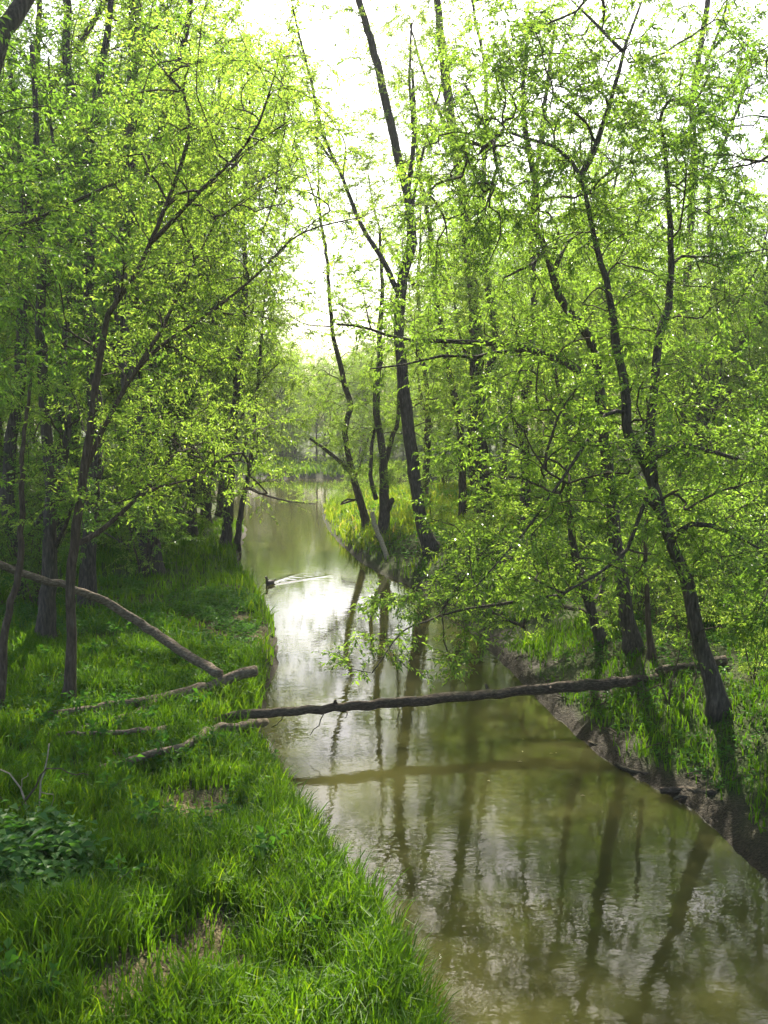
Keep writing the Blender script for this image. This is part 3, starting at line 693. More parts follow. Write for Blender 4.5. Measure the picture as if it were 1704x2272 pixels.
# ------------------------------------------------------------------ background wood: five kinds copied
def proto_tree(seed, H, spread, leaf, n, lm, low=.3):
    t = Tree(seed, leaf=leaf, leaf_mat=lm, seg=.6, twig_len=(.35, .9), twigs=3.4, per_twig=10, tip=.008)
    rng = t.rng; lean = rng.normal(0, .06, 2)
    zz = np.linspace(0, H * .92, 7)
    P = [np.array([lean[0] * z + .25 * math.sin(z * .4 + seed), lean[1] * z + .2 * math.cos(z * .5 + seed), z - .15]) for z in zz]
    r = H * .0115
    S = t.stem(P, r, r * .18, .6, 10, 'trunk')
    for k in range(4):
        i = int(len(S) * (.25 + .14 * k)); a = k * 2.4 + seed; L = spread * rng.uniform(.7, 1.1)
        d = np.array([math.cos(a), math.sin(a), 0])
        LP = t.stem([S[i], S[i] + d * L * .35 + np.array([0, 0, L * .5]), S[i] + d * L * .7 + np.array([0, 0, L * 1.15]), S[i] + d * L * .85 + np.array([0, 0, L * 1.9])], r * .5, r * .12, 0, 6, 'limb')
        t.scatter(LP, n // 8, (spread * .45, spread * .45, spread * .4), .3)
    for q in range(n // 2):
        z = H * (low + (1 - low) * rng.rand() ** .9); w = spread * math.sin(math.pi * min(1, (z / H - low + .12) / (1.12 - low))) ** .6
        a = rng.rand() * 6.28; rr = w * math.sqrt(rng.rand())
        t.targets.append(np.array([[math.cos(a) * rr + lean[0] * z, math.sin(a) * rr + lean[1] * z, z]]))
    return t
def copy_tree(root, loc, rz, scale):
    r = root.copy(); COL.objects.link(r); r.location = loc; r.rotation_euler = (0, 0, rz); r.scale = (scale,) * 3
    for ch in [o for o in bpy.data.objects if o.parent == root]:
        c = ch.copy(); COL.objects.link(c); c.parent = r
    return r
LEFT_WOOD = 'tree in the shaded wood beyond the crossed logs'
RIGHT_WOOD = 'tree in the wood behind the curved bank tree'
PROMONTORY = 'tree behind the willows of the grassy promontory'
FAR_BANK = 'hazy tree on the far bank of the pond'
protos = []
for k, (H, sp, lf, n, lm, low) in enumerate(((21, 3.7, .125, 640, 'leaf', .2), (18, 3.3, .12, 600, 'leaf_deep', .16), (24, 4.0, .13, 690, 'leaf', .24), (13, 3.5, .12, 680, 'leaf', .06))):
    t = proto_tree(60 + k, H, sp, lf, n, lm, low)
    root = t.build('wood_tree', 'x', origin=(0, 0, 0)); protos.append((root, H)); note(t)
used = [False] * 4
rng = np.random.RandomState(77)
def place_wood(x, y, label, group, sc=1.0, kind=None):
    k = int(rng.randint(0, 3)) if kind is None else kind
    z = hz(x, y)
    if water_d(np.array([x]), np.array([y]))[0] > -.6: return
    root = protos[k][0]; s_ = sc * rng.uniform(.85, 1.12); rz = rng.rand() * 6.28
    if not used[k]:
        o = root; o.location = (x, y, z); o.rotation_euler = (0, 0, rz); o.scale = (s_,) * 3; used[k] = True
    else: o = copy_tree(root, (x, y, z), rz, s_)
    tag(o, ('tall spreading ', 'slim dark-leaved ', 'towering ', 'low bushy ')[k] + label, 'tree', group)
spots = []
def ok(x, y, dmin):
    for (a, b) in spots:
        if (a - x) ** 2 + (b - y) ** 2 < dmin ** 2: return False
    spots.append((x, y)); return True
for (x, y, k) in ((-9.6, 50, 2), (-11.6, 45.5, 0), (-13.5, 55, 2), (-9.2, 43, 1), (-12.5, 39, 0), (-16.5, 43, 2), (-8.9, 56, 0), (-15.5, 35, 1), (-7.5, 42.5, 2), (-7.9, 47, 0)):
    spots.append((x, y)); place_wood(x, y, LEFT_WOOD, 'trees of the wood beyond the crossed logs', 1.0, k)
for (x, y, k, f) in ((2.2, 50, 0, .95), (4.8, 52, 1, .95), (7.5, 47, 1, .9), (7.0, 57, 0, .9), (3.6, 59.5, 3, .8)):
    spots.append((x, y)); place_wood(x, y, PROMONTORY, 'trees behind the willows of the promontory', f, k)
for (x, y, k, f) in ((9.2, 50, 0, .9), (13.5, 47, 2, .8), (17.5, 52, 0, .9), (12.0, 58, 2, .9), (20.5, 44, 0, .8), (5.6, 62, 2, .8)):
    spots.append((x, y)); place_wood(x, y, RIGHT_WOOD, 'trees of the wood behind the curved bank tree', f, k)
for i in range(300):       # left wood
    y = rng.uniform(27, 80); x = -rng.uniform(0.14 * y + 1.2, .45 * y + 3)
    if y < 60 and x > float(x_left(y)) - 2.5: continue
    if ok(x, y, 3.5): place_wood(x, y, LEFT_WOOD, 'trees of the wood beyond the crossed logs', kind=None if rng.rand() > .4 else 3)
for i in range(300):       # right wood
    y = rng.uniform(29, 62); x = rng.uniform(.11 * y + 1.5, .45 * y + 3)
    if ok(x, y, 3.7): place_wood(x, y, RIGHT_WOOD, 'trees of the wood behind the curved bank tree', .74, kind=3)
for i in range(420):       # far bank of the pond
    y = 90 + 26 * rng.rand() ** 1.3; x = rng.uniform(-.48 * y, .48 * y)
    centre = -14 < x < 4
    if centre and y < 96: continue
    if ok(x, y, 2.6 if centre else 3.9): place_wood(x, y, FAR_BANK, 'hazy trees across the pond', .82 if centre else .9, kind=3 if (centre or rng.rand() < .35) else None)
for k, (root, H) in enumerate(protos):
    if not used[k]: place_wood(-20 - 5 * k, 70, LEFT_WOOD, 'trees of the wood beyond the crossed logs', kind=k)

# ------------------------------------------------------------------ understorey shrubs
def shrub_proto(seed, H, w, leaf, n, lm):
    t = Tree(seed, leaf=leaf, leaf_mat=lm, seg=.3, twig_len=(.15, .4), twigs=2.3, per_twig=8, tip=.004, bark='bark_brown')
    for k in range(5):
        a = k * 1.257 + seed; d = np.array([math.cos(a), math.sin(a), 0]) * w
        S = t.stem([(0.04 * math.cos(a), .04 * math.sin(a), -.1), d * .3 + np.array([0, 0, H * .45]), d * .6 + np.array([0, 0, H * .85])], .022, .008, 0, 6, 'stem')
        t.scatter(S, n // 5, (w * .45, w * .45, H * .2), .25)
    return t
SHRUB_L = 'shrub among the trunks on the log-strewn bank'
SHRUB_R = 'shrub under the trees on the muddy bank'
shp = []
for k, (H, w, lf, n, lm) in enumerate(((2.6, 1.3, .075, 110, 'leaf'), (1.8, 1.1, .07, 90, 'leaf_deep'))):
    t = shrub_proto(90 + k, H, w, lf, n, lm); shp.append(t.build('shrub', 'x', cat='shrub', origin=(0, 0, 0))); note(t)
sused = [False, False]
def place_shrub(x, y, label, group, s_=1.0, k=None):
    if water_d(np.array([x]), np.array([y]))[0] > -.5: return
    k = int(rng.randint(0, 2)) if k is None else k; root = shp[k]; rz = rng.rand() * 6.28; loc = (x, y, hz(x, y))
    if not sused[k]: root.location = loc; root.rotation_euler = (0, 0, rz); root.scale = (s_,) * 3; o = root; sused[k] = True
    else: o = copy_tree(root, loc, rz, s_)
    tag(o, ('tall fresh green ', 'short dull green ')[k] + label, 'shrub', group)
for i in range(26):
    y = rng.uniform(22, 46); x = -rng.uniform(.17 * y + 1.5, .42 * y); place_shrub(x, y, SHRUB_L, 'shrubs on the log-strewn bank', rng.uniform(.8, 1.4))
for i in range(24):
    y = rng.uniform(19, 50); x = rng.uniform(.16 * y + 1.2, .42 * y)
    if y < 30 and x < float(x_right(y)) + 2.4: continue
    place_shrub(x, y, SHRUB_R, 'shrubs under the trees of the muddy bank', rng.uniform(.7, 1.3))

for (x, y, f) in ((-2.5, 52.6, .55), (-1.7, 54.6, .65), (-2.3, 50.4, .4), (-.6, 56.4, .7), (.7, 57.6, .7), (2.0, 56.5, .75), (3.4, 55, .8), (-1.0, 52.6, .55), (1.6, 49, .6), (4.6, 45, .7), (2.2, 36.5, .45), (3.6, 33, .6), (2.6, 30, .5), (5.5, 38, .8)):
    place_shrub(x, y, 'bush at the foot of the willows on the promontory', 'bushes on the promontory', f, 0)
for (x, y, f) in ((4.6, 19.5, .55), (5.4, 17.6, .6), (6.4, 19.8, .7), (3.4, 22.6, .5), (4.4, 24.5, .6), (5.9, 15.6, .5), (7.0, 17.2, .7), (5.2, 22, .65)):
    place_shrub(x, y, SHRUB_R, 'shrubs under the trees of the muddy bank', f)
for i in range(34):
    place_shrub(rng.uniform(-22, 14), rng.uniform(89, 97), 'bush in the meadow across the pond', 'bushes across the pond', rng.uniform(1.1, 2.3), 0 if rng.rand() < .75 else 1)
# ------------------------------------------------------------------ grass and herbs
def scatter_area(n, y0, y1, x0, x1, rs):
    y = rs.uniform(y0, y1, n); x = rs.uniform(x0, x1, n); return x, y
def grass_density(x, y):
    s = -water_d(x, y)
    mid = .5 * (x_left(y) + x_right(y)); right = (x > mid) & (y < 66)
    d = sm((s - .02) / .15)
    d = d * (1 - .86 * bare_at(x, y))
    mud = mud_at(x, y)
    d = d * np.where(right, 1 - np.where(y < 22, .97, .45) * mud, 1)
    patch = fbm(x * .55 + 3, y * .55 + 8, 3)
    d = d * np.where(right, sm((patch - .33) / .2) * np.where(y < 20, .62, .85) + .06, (sm((patch - .26) / .16) * .85 + .15) * (.35 + .65 * sm((fbm(x * 2.6, y * 2.6, 2) - .3) / .2)))
    return d
NETTLE = on_ground(dsp(75, 1905))
def blade_mesh(name, x, y, rs, hmin, hmax, wid, material, fresh=0.0):
    z = height(x, y); n = len(x)
    tall = .35 + 1.25 * fbm(x * 1.3 + 40, y * 1.3, 3)
    s = -water_d(x, y)
    tall = tall * (1 + .25 * np.exp(-(s / .8) ** 2))
    h = rs.uniform(hmin, hmax, n) * tall * (1 - .6 * bare_at(x, y))
    a = rs.rand(n) * 6.283; lean = rs.uniform(.05, .5, n) ** 1.0 * h
    dx, dy = np.cos(a), np.sin(a)
    b = rs.rand(n) * 6.283; wx, wy = np.cos(b) * wid * .5, np.sin(b) * wid * .5
    sz = rs.uniform(.7, 1.3, n); wx *= sz; wy *= sz
    bend = rs.rand(n) ** 2 * .55
    lv = ((0, 1, 0), (.5, .85, .5)) if wid > .025 else ((0, 1, 0), (.45, .9, .45), (.8, .6, .8))
    nv = len(lv) * 2 + 1
    V = np.zeros((n, nv, 3))
    for j, (t, k, zz) in enumerate(lv):
        off = lean * (t ** 2) * 1.0 + bend * h * max(0, t - .45) ** 1.6
        up = h * zz * (1 - .10 * t) - bend * h * .35 * max(0, t - .45)
        for q, sg in ((0, -1), (1, 1)):
            V[:, j * 2 + q, 0] = x + dx * off + sg * wx * k; V[:, j * 2 + q, 1] = y + dy * off + sg * wy * k; V[:, j * 2 + q, 2] = z + up - (.02 if j == 0 else 0)
    off = lean + bend * h * .75
    V[:, nv - 1, 0] = x + dx * off; V[:, nv - 1, 1] = y + dy * off; V[:, nv - 1, 2] = z + h * .9 - bend * h * .55
    i = (np.arange(n) * nv)[:, None]
    Q = np.concatenate([np.concatenate([i + 2 * j, i + 2 * j + 1, i + 2 * j + 3, i + 2 * j + 2], 1) for j in range(len(lv) - 1)])
    T = np.concatenate([i + nv - 3, i + nv - 2, i + nv - 1], 1)
    tint = np.clip(rs.normal(.42, .2, n) + fresh + .25 * (fbm(x * .8, y * .8 + 60, 2) - .5) * 2.2, 0, .92)
    tint = np.where(rs.rand(n) < .035, 1.0, tint)
    return make_mesh(name, V.reshape(-1, 3), [Q, T], material, {'tint': np.repeat(tint, nv)})
rs = np.random.RandomState(21)
def grass_band(label, n, y0, y1, x0, x1, hmin, hmax, wid, fresh=0.0):
    # loose clumping
    x, y = scatter_area(n, y0, y1, x0, x1, rs)
    x += rs.normal(0, .03, n); y += rs.normal(0, .03, n)
    keep = rs.rand(n) < grass_density(x, y)
    keep &= (np.hypot(x - NETTLE[0], (y - NETTLE[1]) * .9) > .55)
    x, y = x[keep], y[keep]
    # cull what no view near the photograph's can see
    vis = np.abs(x) < .46 * y + 1.0
    x, y = x[vis], y[vis]
    o = obj('grass', blade_mesh('grass', x, y, rs, hmin, hmax, wid, M['grass'], fresh)); tag(o, label, 'grass', kind='stuff')
    return len(x)
ng = 0
ng += grass_band('long bright grass blades around the nettle patch and worn soil', 80000, 5.6, 11.5, -5.2, 1.3, .22, .5, .015)
ng += grass_band('grass around and in front of the crossed logs', 58000, 11.5, 19, -9, .2, .16, .36, .018)
ng += grass_band('tall sunlit grass on the bank bulging into the stream', 42000, 19, 44, -17, -2.2, .18, .42, .03)
ng += grass_band('sparse grass on the muddy bank around the log bridge', 40000, 8, 21, 1.2, 9, .1, .27, .018)
ng += grass_band('grass under the willows of the promontory', 50000, 20, 67, -4, 24, .16, .42, .034, .3)
ng += grass_band('bright lime grass at the tip of the promontory', 15000, 36, 65, -4, 7, .25, .6, .05, .5)
ng += grass_band('bright meadow grass on the far bank of the pond', 13000, 84, 92, -26, 16, .3, .75, .13, .3)
print('grass blades', ng)
# broad-leaved herbs
def herbs(name, label, n, y0, y1, x0, x1, size, hmax, material, dens=None, leafn=5, kind='stuff'):
    x, y = scatter_area(n, y0, y1, x0, x1, rs)
    d = sm((-water_d(x, y) - .25) / .3) * sm((fbm(x * .7 + 50, y * .7, 3) - .38) / .12) if dens is None else dens(x, y)
    d = d * (np.abs(x) < .46 * y + 1)
    k = rs.rand(n) < d; x, y = x[k], y[k]; m = len(x); z = height(x, y)
    h = rs.uniform(.25, 1, m) * hmax
    B = np.repeat(np.stack([x, y, z + h], 1), leafn, 0) + rs.normal(0, size * .35, (m * leafn, 3))
    B[:, 2] -= np.tile(np.arange(leafn) / leafn, m) * np.repeat(h, leafn) * .8
    a = rs.rand(m * leafn) * 6.283
    A = np.stack([np.cos(a), np.sin(a), rs.uniform(-.1, .35, m * leafn)], 1)
    N = np.array([0, 0, 1.0]) + rs.normal(0, .25, (m * leafn, 3))
    S = size * rs.uniform(.6, 1.3, m * leafn)
    o = obj(name, leaf_mesh(name, B, A, N, S, S * .6, material, rs)); tag(o, label, 'ground cover' if 'nettle' not in name else 'nettles', kind=kind)
herbs('ground_cover', 'low leafy herbs between the crossed logs and the trees', 22000, 10, 26, -10, -.2, .08, .22, M['herb'])
herbs('ground_cover', 'low leafy herbs on the slope above the mud', 6000, 10, 26, 2.5, 11, .07, .18, M['herb'])
herbs('ground_cover', 'rank leafy herbs on the promontory under the willows', 9000, 24, 60, -3.5, 18, .12, .35, M['herb'])
herbs('nettle_patch', 'dense dark patch of broad nettle leaves under the dead twigs', 2600, NETTLE[1] - 1.3, NETTLE[1] + 1.2, NETTLE[0] - 1.8, NETTLE[0] + .75, .125, .4, M['nettle'],
      dens=lambda x, y: sm(1.9 - np.hypot(x - NETTLE[0] + .3, (y - NETTLE[1])) / .62 + .6 * (fbm(x * 3, y * 3, 2) - .5)), leafn=6)
# single weeds standing out of the grass
def weeds():
    t = Tree(120, leaf=.085, leaf_mat='herb', bark='herb', seg=.1, twig_len=(.04, .1), twigs=.8, per_twig=4, tip=.003, upward=.1, width=.62)
    for k in range(4):
        a = k * 1.57; d = np.array([math.cos(a), math.sin(a), 0])
        S = t.stem([(0, 0, -.03), d * .05 + np.array([0, 0, .16]), d * .12 + np.array([0, 0, .3])], .005, .003, 0, 5, 'stem'); t.scatter(S, 7, (.07, .07, .08), .3, up=.03)
    root = t.build('weed', 'x', cat='weed', origin=(0, 0, 0)); first = True
    pts = [dsp(*p) for p in ((595, 1415 + 250), (455, 1640), (170, 1665), (210, 1640), (330, 1590), (120, 1600), (270, 1700), (90, 1440), (250, 1400), (330, 1370), (390, 1440), (200, 1440), (300, 1480), (150, 1720), (360, 1660), (60, 1640), (420, 1560), (250, 1560),
        (60, 2150), (30, 2190), (110, 2195), (560, 1900), (250, 1960), (130, 1740), (330, 1830), (650, 2050), (480, 1500), (230, 1760), (20, 1720), (180, 1570))]
    for k, p in enumerate(pts):
        q = on_ground(p); sc_ = .8 + .6 * ((k * .618) % 1)
        if first: root.location = q; root.scale = (sc_,) * 3; o = root; first = False
        else: o = copy_tree(root, tuple(q), k * 1.3, sc_)
        tag(o, 'broad-leaved weed standing out of the grass of the log-strewn bank', 'weed', 'weeds in the grass')
weeds()
# dry litter
def litter(label, n, y0, y1, x0, x1, dens, size=.06):
    x, y = scatter_area(n, y0, y1, x0, x1, rs); k = rs.rand(n) < dens(x, y); x, y = x[k], y[k]; m = len(x)
    B = np.stack([x, y, height(x, y) + rs.uniform(.004, .03, m)], 1); a = rs.rand(m) * 6.283
    A = np.stack([np.cos(a), np.sin(a), rs.normal(0, .25, m)], 1); N = np.array([0, 0, 1.0]) + rs.normal(0, .35, (m, 3)); S = size * rs.uniform(.5, 1.6, m)
    o = obj('leaf_litter', leaf_mesh('leaf_litter', B, A, N, S, S * rs.uniform(.12, .6, m), M['litter'], rs, .05)); tag(o, label, 'litter', kind='stuff')
litter('dry leaf and stalk litter in the worn patches of grass', 26000, 6, 24, -9, .6, lambda x, y: np.clip(bare_at(x, y) * .9 + .03, 0, 1) * (water_d(x, y) < -.2))
litter('brown leaf litter scattered over the muddy slope', 16000, 8, 26, 1, 10, lambda x, y: (.08 + .5 * sm((fbm(x * .8 + 20, y * .8, 3) - .42) / .2)) * (water_d(x, y) < -.25))

def flecks():
    n = 260; x = rs.uniform(-3, 6, n); y = rs.uniform(7, 34, n); e = np.minimum(x_right(y) - x, 9)
    k = (water_d(x, y) > .08) & (rs.rand(n) < np.exp(-e / 1.6) + .08); x, y = x[k], y[k]; m = len(x); a = rs.rand(m) * 6.28
    o = obj('floating_debris', leaf_mesh('floating_debris', np.stack([x, y, np.full(m, .008)], 1), np.stack([np.cos(a), np.sin(a), np.zeros(m)], 1), np.tile([0, 0, 1.0], (m, 1)), rs.uniform(.03, .08, m), rs.uniform(.012, .04, m), M['litter'], rs, 0))
    tag(o, 'small dead leaves and bits floating on the stream', 'debris', kind='stuff')
flecks()
# ------------------------------------------------------------------ fallen logs
def log_thing(name, label, paths, mats, cut=(), cat='log', lump=.1, group=None, seed=3, part='trunk'):
    """paths: list of (part name, points, r0, r1); first is the body"""
    rng_ = np.random.RandomState(seed)
    org = np.array(paths[0][1][0]); root = empty(name, tuple(org)); tag(root, label, cat, group)
    for k, (pn, pts, ra, rb) in enumerate(paths):
        P = spline(pts, .14); kk = len(P); j = rng_.normal(0, .012, (kk, 3)); j[0] = j[-1] = 0; P = P + j
        t = np.linspace(0, 1, kk); R = ra + (rb - ra) * t
        w = Wood(); w.tube(P - org, R, 12 if ra > .05 else 7, lump, rng_)
        o = obj(pn, w.mesh(pn, M[mats[k] if k < len(mats) else mats[-1]]), root)
        if k in cut:
            e = cut[k]; T = tangents(P)[e] * (1 if e == -1 else -1); c = P[e] - org + T * R[e] * .13
            w = Wood(); w.tube(np.array([c, c + T * .012]), np.array([R[e] * .93, R[e] * .9]), 12)
            obj('cut_end', w.mesh('cut_end', M['cut']), o)
    return root
def rest(p, lift):
    d = ray(p); t = 4.0
    while t < 120:
        q = CAMP + d * t
        if q[2] <= max(hz(q[0], q[1]), 0) + lift: break
        t += .03
    return CAMP + d * t
def gpt(p, lift): q = on_ground(p); return q + np.array([0, 0, lift])
# the log bridge: distances from its reflection (half a metre above the water)
def bridge():
    L0 = at_z(dsp(585, 1540), .55); R0 = at_z(dsp(1185, 1488), .62)
    e = at_depth(r7(1285, 312), R0[1] + .35)
    e[2] = max(e[2], hz(e[0], e[1]) + .05)
    body = [at_depth(r6(960, 772), L0[1] - .1), at_depth(r6(1060, 752), L0[1]), L0, at_z(dsp(720, 1530), .56), at_z(dsp(900, 1513), .58), at_z(dsp(1060, 1500), .6), R0, at_z(dsp(1290, 1478), .7), e]
    a = body[0]
    thin = [a, at_depth(r6(850, 796), a[1] - .05), rest(r6(600, 822), .2), rest(r6(430, 830), .18), rest(r6(200, 834), .12)]
    paths = [('trunk', body[::-1], .092, .066), ('split_end', thin, .052, .022)]
    for (i0, v) in ((3, (.05, -.1, .16)), (5, (-.08, .12, .13)), (6, (.04, -.14, .05))):
        paths.append(('branch_stub', [body[i0], body[i0] + np.array(v) * .7, body[i0] + np.array(v)], .03, .018))
    # short dead twigs hanging below
    for (x0, y0, x1, y1) in ((1400, 745, 1340, 840), (1500, 735, 1488, 765), (1222, 758, 1170, 806)):
        p0 = at_depth(r6(x0, y0), L0[1]); p1 = at_depth(r6(x1, y1), L0[1] - .1); paths.append(('dead_twig', [p0, .5 * (p0 + p1) + np.array([.02, 0, -.02]), p1], .009, .005))
    return log_thing('fallen_log', 'long dark log lying across the stream like a bridge', paths, ['log', 'deadwood', 'log', 'log', 'log', 'twig'], seed=4, lump=.16)
bridge()
def grounded_path(px, lift):
    out = []
    for i, p in enumerate(px):
        out.append(gpt(p, lift[i] if isinstance(lift, (list, tuple)) else lift))
    return out
# cut log resting beside the water, with its forked thin end
c1 = rest(r6(900, 632), .2)
bl = [at_depth(r6(1103, 562), c1[1] + .35), at_depth(r6(1000, 592), c1[1] + .18), c1, rest(r6(790, 655), .16), rest(r6(680, 682), .16), rest(r6(560, 698), .15), rest(r6(450, 716), .13), rest(r6(210, 750), .1)]
fork = [bl[4], rest(r6(600, 735), .15), rest(r6(520, 765), .13), rest(r6(350, 803), .1)]
log_thing('fallen_log', 'sawn log with a pale cut end jutting towards the water', [('trunk', bl, .095, .045), ('fork', fork, .05, .022)], ['deadwood', 'deadwood'], cut={0: 0}, seed=5)
# log leaning from the trees down onto the sawn log
c2 = bl[2]
ll = [at_depth(r6(952, 580), c2[1] + .12), at_depth(r6(850, 520), c2[1] + .5), at_depth(r6(740, 450), c2[1] + .9), at_depth(r6(640, 375), c2[1] + 1.2), at_depth(r6(520, 300), c2[1] + 1.3), at_depth(r6(420, 250), c2[1] + 1.2),
      at_depth(r6(290, 195), c2[1] + .9), at_depth(r6(150, 160), c2[1] + .6), at_depth(r6(60, 125), c2[1] + .4), at_depth(r6(-40, 85), c2[1] + .2)]
log_thing('leaning_log', 'grey dead log slanting down from the trees onto the sawn log', [('trunk', ll, .088, .06)], ['deadwood'], seed=6)
# mossy log along the bank below the bridge
ml = [rest(r6(1142, 782), .16), rest(r6(1060, 796), .2), rest(r6(930, 815), .2), rest(r6(820, 872), .18), rest(r6(720, 908), .17), rest(r6(620, 933), .15), rest(r6(520, 962), .12), rest(r6(420, 984), .08)]
log_thing('fallen_log', 'crooked mossy log on the grass beneath the log bridge', [('trunk', ml, .075, .042)], ['deadwood'], seed=7)
# log stub continuing behind the bank tree
sl = [gpt(r7(1290, 296), .06), gpt(r7(1400, 284), .07), gpt(r7(1512, 268), .1)]
log_thing('log_piece', 'short log with a pinkish cut end behind the curved bank tree', [('trunk', sl, .07, .09)], ['log'], cut={0: -1}, seed=8)
# pale leaning pole
b9 = gpt(r6(2, 742), -.1)
pl = [b9, at_depth(r6(18, 400), b9[1] + .1), at_depth(r6(78, 150), b9[1] + .2), at_depth(r6(95, 0), b9[1] + .2), at_depth(r3(95, 600), b9[1] + .3), at_depth(r3(122, 385), b9[1] + .4), at_depth(r3(128, 250), b9[1] + .4)]
log_thing('leaning_pole', 'thin pale bare stem rising past the leaning log', [('stem', pl, .07, .02)], ['bark_brown'], cat='dead stem', seed=9)
# pale barkless log slipping down the promontory bank
b10 = gpt(r4(1192, 1132), .05); t10 = at_depth(r4(1082, 790), b10[1] + 1.6)
log_thing('bare_log', 'pale barkless log propped against the willows above the water', [('trunk', [b10, at_depth(r4(1150, 1000), b10[1] + .6), at_depth(r4(1105, 900), b10[1] + 1.1), t10], .09, .08)], ['palewood'], seed=10)
# roots and driftwood at the muddy waterline
def wl(p, lift=.04): return at_z(p, lift)
log_thing('tree_root', 'twin exposed roots lying at the muddy waterline', [('root', [wl(r7(1300, 682), .06), wl(r7(1390, 680), .1), wl(r7(1475, 690), .22)], .045, .05), ('root', [wl(r7(1345, 712), .03), wl(r7(1400, 700), .08), wl(r7(1490, 694), .2)], .02, .035)], ['log', 'log'], cat='root', seed=11)
log_thing('driftwood', 'curved dark root trailing along the water edge', [('stem', [wl(r7(1150, 590), .04), wl(r7(1200, 612), .06), wl(r7(1260, 632), .06), wl(r7(1310, 632), .1)], .03, .02)], ['log'], cat='driftwood', seed=12)
log_thing('driftwood', 'thin grey stick lying on the mud above the roots', [('stem', [gpt(r7(1535, 655), .02), gpt(r7(1570, 640), .03), gpt(r7(1600, 636), .02)], .014, .01)], ['deadwood'], cat='driftwood', seed=13)
log_thing('driftwood', 'slim wet branch at the waterline near the log bridge', [('stem', [wl(r7(1060, 520), .05), wl(r7(1110, 535), .07), wl(r7(1165, 560), .05)], .022, .014)], ['log'], cat='driftwood', seed=14)
# sticks stranded on the mud, flecks on the water
for k in range(14):
    yy = 8.6 + 13 * ((k * .618) % 1); xx = float(x_right(yy)) + .12 + .5 * ((k * .37) % 1); a = k * 2.1; L = .22 + .3 * ((k * .73) % 1)
    p0 = np.array([xx, yy, hz(xx, yy) + .03]); e = p0 + np.array([math.cos(a) * L, math.sin(a) * L, 0]); e[2] = max(hz(e[0], e[1]), 0) + .04; mid_ = .5 * (p0 + e) + np.array([.02, .02, .03])
    log_thing('stranded_stick', 'short dark stick stranded along the muddy waterline', [('stem', [p0, mid_, e], .014, .008)], ['log'], cat='stick', group='sticks along the muddy waterline', seed=100 + k, lump=.05)
# dead twigs and stalks by the nettles
def stalk(label, pts, ra, rb, m='palewood', name='dead_twig', cat='twig', seed=20, extra=()):
    log_thing(name, label, [('stem', pts, ra * 1.3, rb * 1.3)] + [('side_twig', e, rb * 1.2, rb * .8) for e in extra], [m], cat=cat, seed=seed, lump=.05)
ny = NETTLE[1]
def nd(x, y, d): return at_depth((x * .3014, 1650 + y * .3014), d)
q0 = gpt((180 * .3014, 1650 + 660 * .3014), .05)
stalk('dead stick lying over the nettles', [nd(95, 648, q0[1]), nd(330, 632, q0[1]), nd(430, 645, q0[1]), nd(640, 640, q0[1])], .018, .008, extra=[[nd(108, 655, q0[1]), nd(105, 760, q0[1] - .1), nd(130, 870, q0[1] - .2), nd(200, 965, q0[1] - .35)], [nd(520, 650, q0[1]), nd(640, 700, q0[1] - .1), nd(750, 800, q0[1] - .3)], [nd(350, 660, q0[1]), nd(330, 560, q0[1]), nd(275, 500, q0[1])]], seed=21)
q1 = gpt((280 * .3014, 1650 + 640 * .3014), 0)
stalk('tall thin straight dry stalk standing in the nettles', [nd(282, 640, q1[1]), nd(292, 360, q1[1]), nd(320, 200, q1[1]), nd(362, 0, q1[1])], .009, .005, extra=[[nd(292, 355, q1[1]), nd(390, 375, q1[1]), nd(375, 470, q1[1])]], seed=22)
stalk('dark slanting dead twig beside the tall dry stalk', [nd(10, 640, q1[1]), nd(120, 490, q1[1]), nd(260, 310, q1[1]), nd(345, 180, q1[1])], .012, .006, extra=[[nd(345, 182, q1[1]), nd(440, 195, q1[1]), nd(560, 225, q1[1]), nd(650, 230, q1[1])], [nd(40, 600, q1[1]), nd(85, 480, q1[1]), nd(0, 390, q1[1])]], m='twig', seed=23)
stalk('dry stalk arching over the dark slanting twig', [nd(240, 590, q1[1]), nd(180, 420, q1[1]), nd(110, 280, q1[1]), nd(0, 190, q1[1])], .009, .005, extra=[[nd(145, 320, q1[1]), nd(205, 215, q1[1])]], seed=24)
q2 = gpt((850 * .3014, 1650 + 1010 * .3014), .12)
stalk('straw-coloured bent stalk lying over the grass', [nd(590, 1010, q2[1]), nd(750, 990, q2[1]), nd(950, 1005, q2[1]), nd(1130, 1045, q2[1])], .007, .004, seed=25)

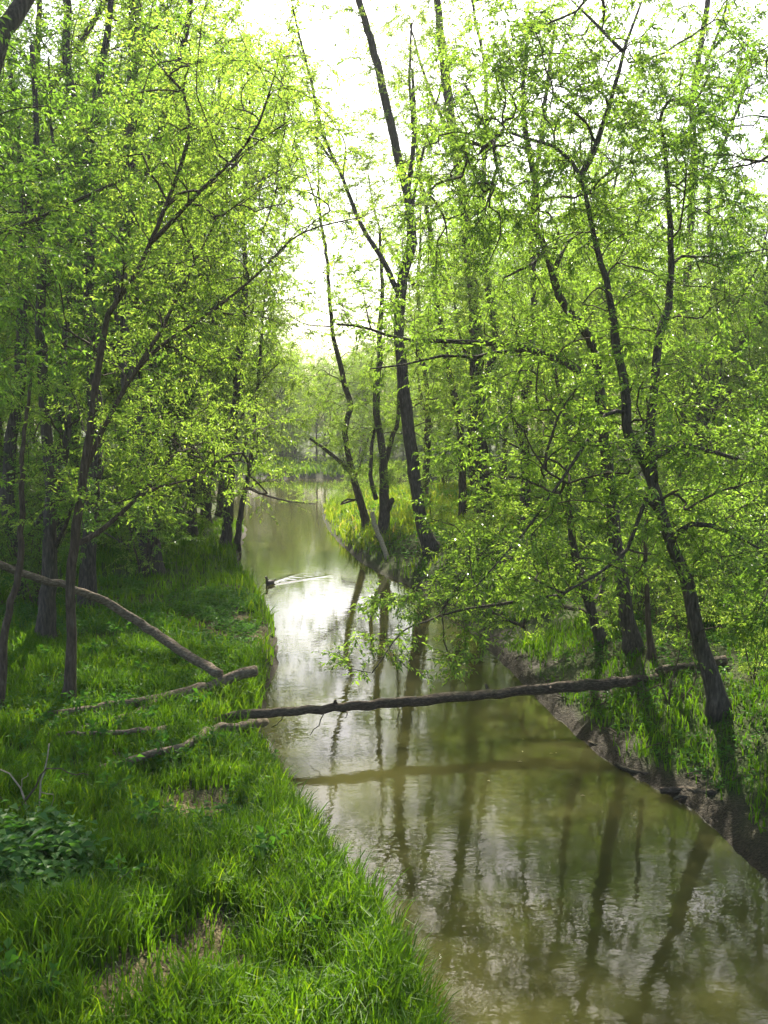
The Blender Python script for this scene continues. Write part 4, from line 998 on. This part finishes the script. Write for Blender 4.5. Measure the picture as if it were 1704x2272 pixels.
# ------------------------------------------------------------------ duck
def duck():
    w = Wood(); c = np.array([DUCK[0], DUCK[1], 0]); h = np.array([-.5, -.87, 0]); h /= np.linalg.norm(h); u = np.array([0, 0, 1.0])
    body = [(-.24, .10, .012), (-.19, .085, .04), (-.10, .055, .085), (0, .05, .1), (.09, .06, .085), (.135, .1, .055), (.15, .15, .036), (.155, .2, .034), (.165, .235, .042), (.19, .25, .043), (.22, .245, .03), (.235, .24, .014)]
    m, n, l, p = mat('duck_plumage')
    tc = n.new('ShaderNodeTexCoord'); nz = noise_node(n, l, 30, 3, tc.outputs['Object']); r = ramp(n, [(.35, (.03, .025, .02)), (.65, (.13, .1, .075))]); l.new(nz.outputs['Fac'], r.inputs[0]); l.new(r.outputs[0], p.inputs['Base Color'])
    p.inputs['Roughness'].default_value = .6
    bl_, bn, bk, bp = mat('duck_bill'); bp.inputs['Base Color'].default_value = (.3, .2, .05, 1)
    P = np.array([h * a + u * z for a, z, _ in body]); R = np.array([q for _, _, q in body])
    w.tube(P, R, 12)
    root = empty('duck', tuple(c)); tag(root, 'small dark duck swimming towards the grassy bank', 'duck')
    obj('body', w.mesh('body', m), root)
    w = Wood(); w.tube(np.array([h * .225 + u * .238, h * .26 + u * .232, h * .285 + u * .23]), np.array([.013, .012, .008]), 8); obj('bill', w.mesh('bill', bl_), root)
    w = Wood(); w.tube(np.array([h * -.2 + u * .09, h * -.27 + u * .125, h * -.3 + u * .14]), np.array([.03, .018, .006]), 8); obj('tail', w.mesh('tail', m), root)
duck()

# ------------------------------------------------------------------ air
def haze():
    x0, x1, y0, y1, z0, z1 = -330, 330, -32, 430, -2.0, 36
    V = np.array([(x, y, z) for z in (z0, z1) for y in (y0, y1) for x in (x0, x1)], float)
    F = np.array([(0, 2, 3, 1), (4, 5, 7, 6), (0, 1, 5, 4), (2, 6, 7, 3), (0, 4, 6, 2), (1, 3, 7, 5)])
    m = bpy.data.materials.new('haze'); m.use_nodes = True; n = m.node_tree.nodes; n.clear()
    out = n.new('ShaderNodeOutputMaterial'); v = n.new('ShaderNodeVolumePrincipled')
    v.inputs['Color'].default_value = (.95, .98, 1, 1); v.inputs['Density'].default_value = .00045; v.inputs['Anisotropy'].default_value = .3
    m.node_tree.links.new(v.outputs[0], out.inputs['Volume'])
    o = obj('haze', make_mesh('haze', V, F, m)); tag(o, 'thin bright spring haze in the air over the stream', 'haze', kind='stuff')
haze()
tri = sum(sum(len(p.vertices) - 2 for p in me.polygons) if len(me.polygons) < 5000 else len(me.loops) - 2 * len(me.polygons) for me in bpy.data.meshes)
print('unique triangles', tri, 'leaves', NL, 'objects', len(bpy.data.objects))
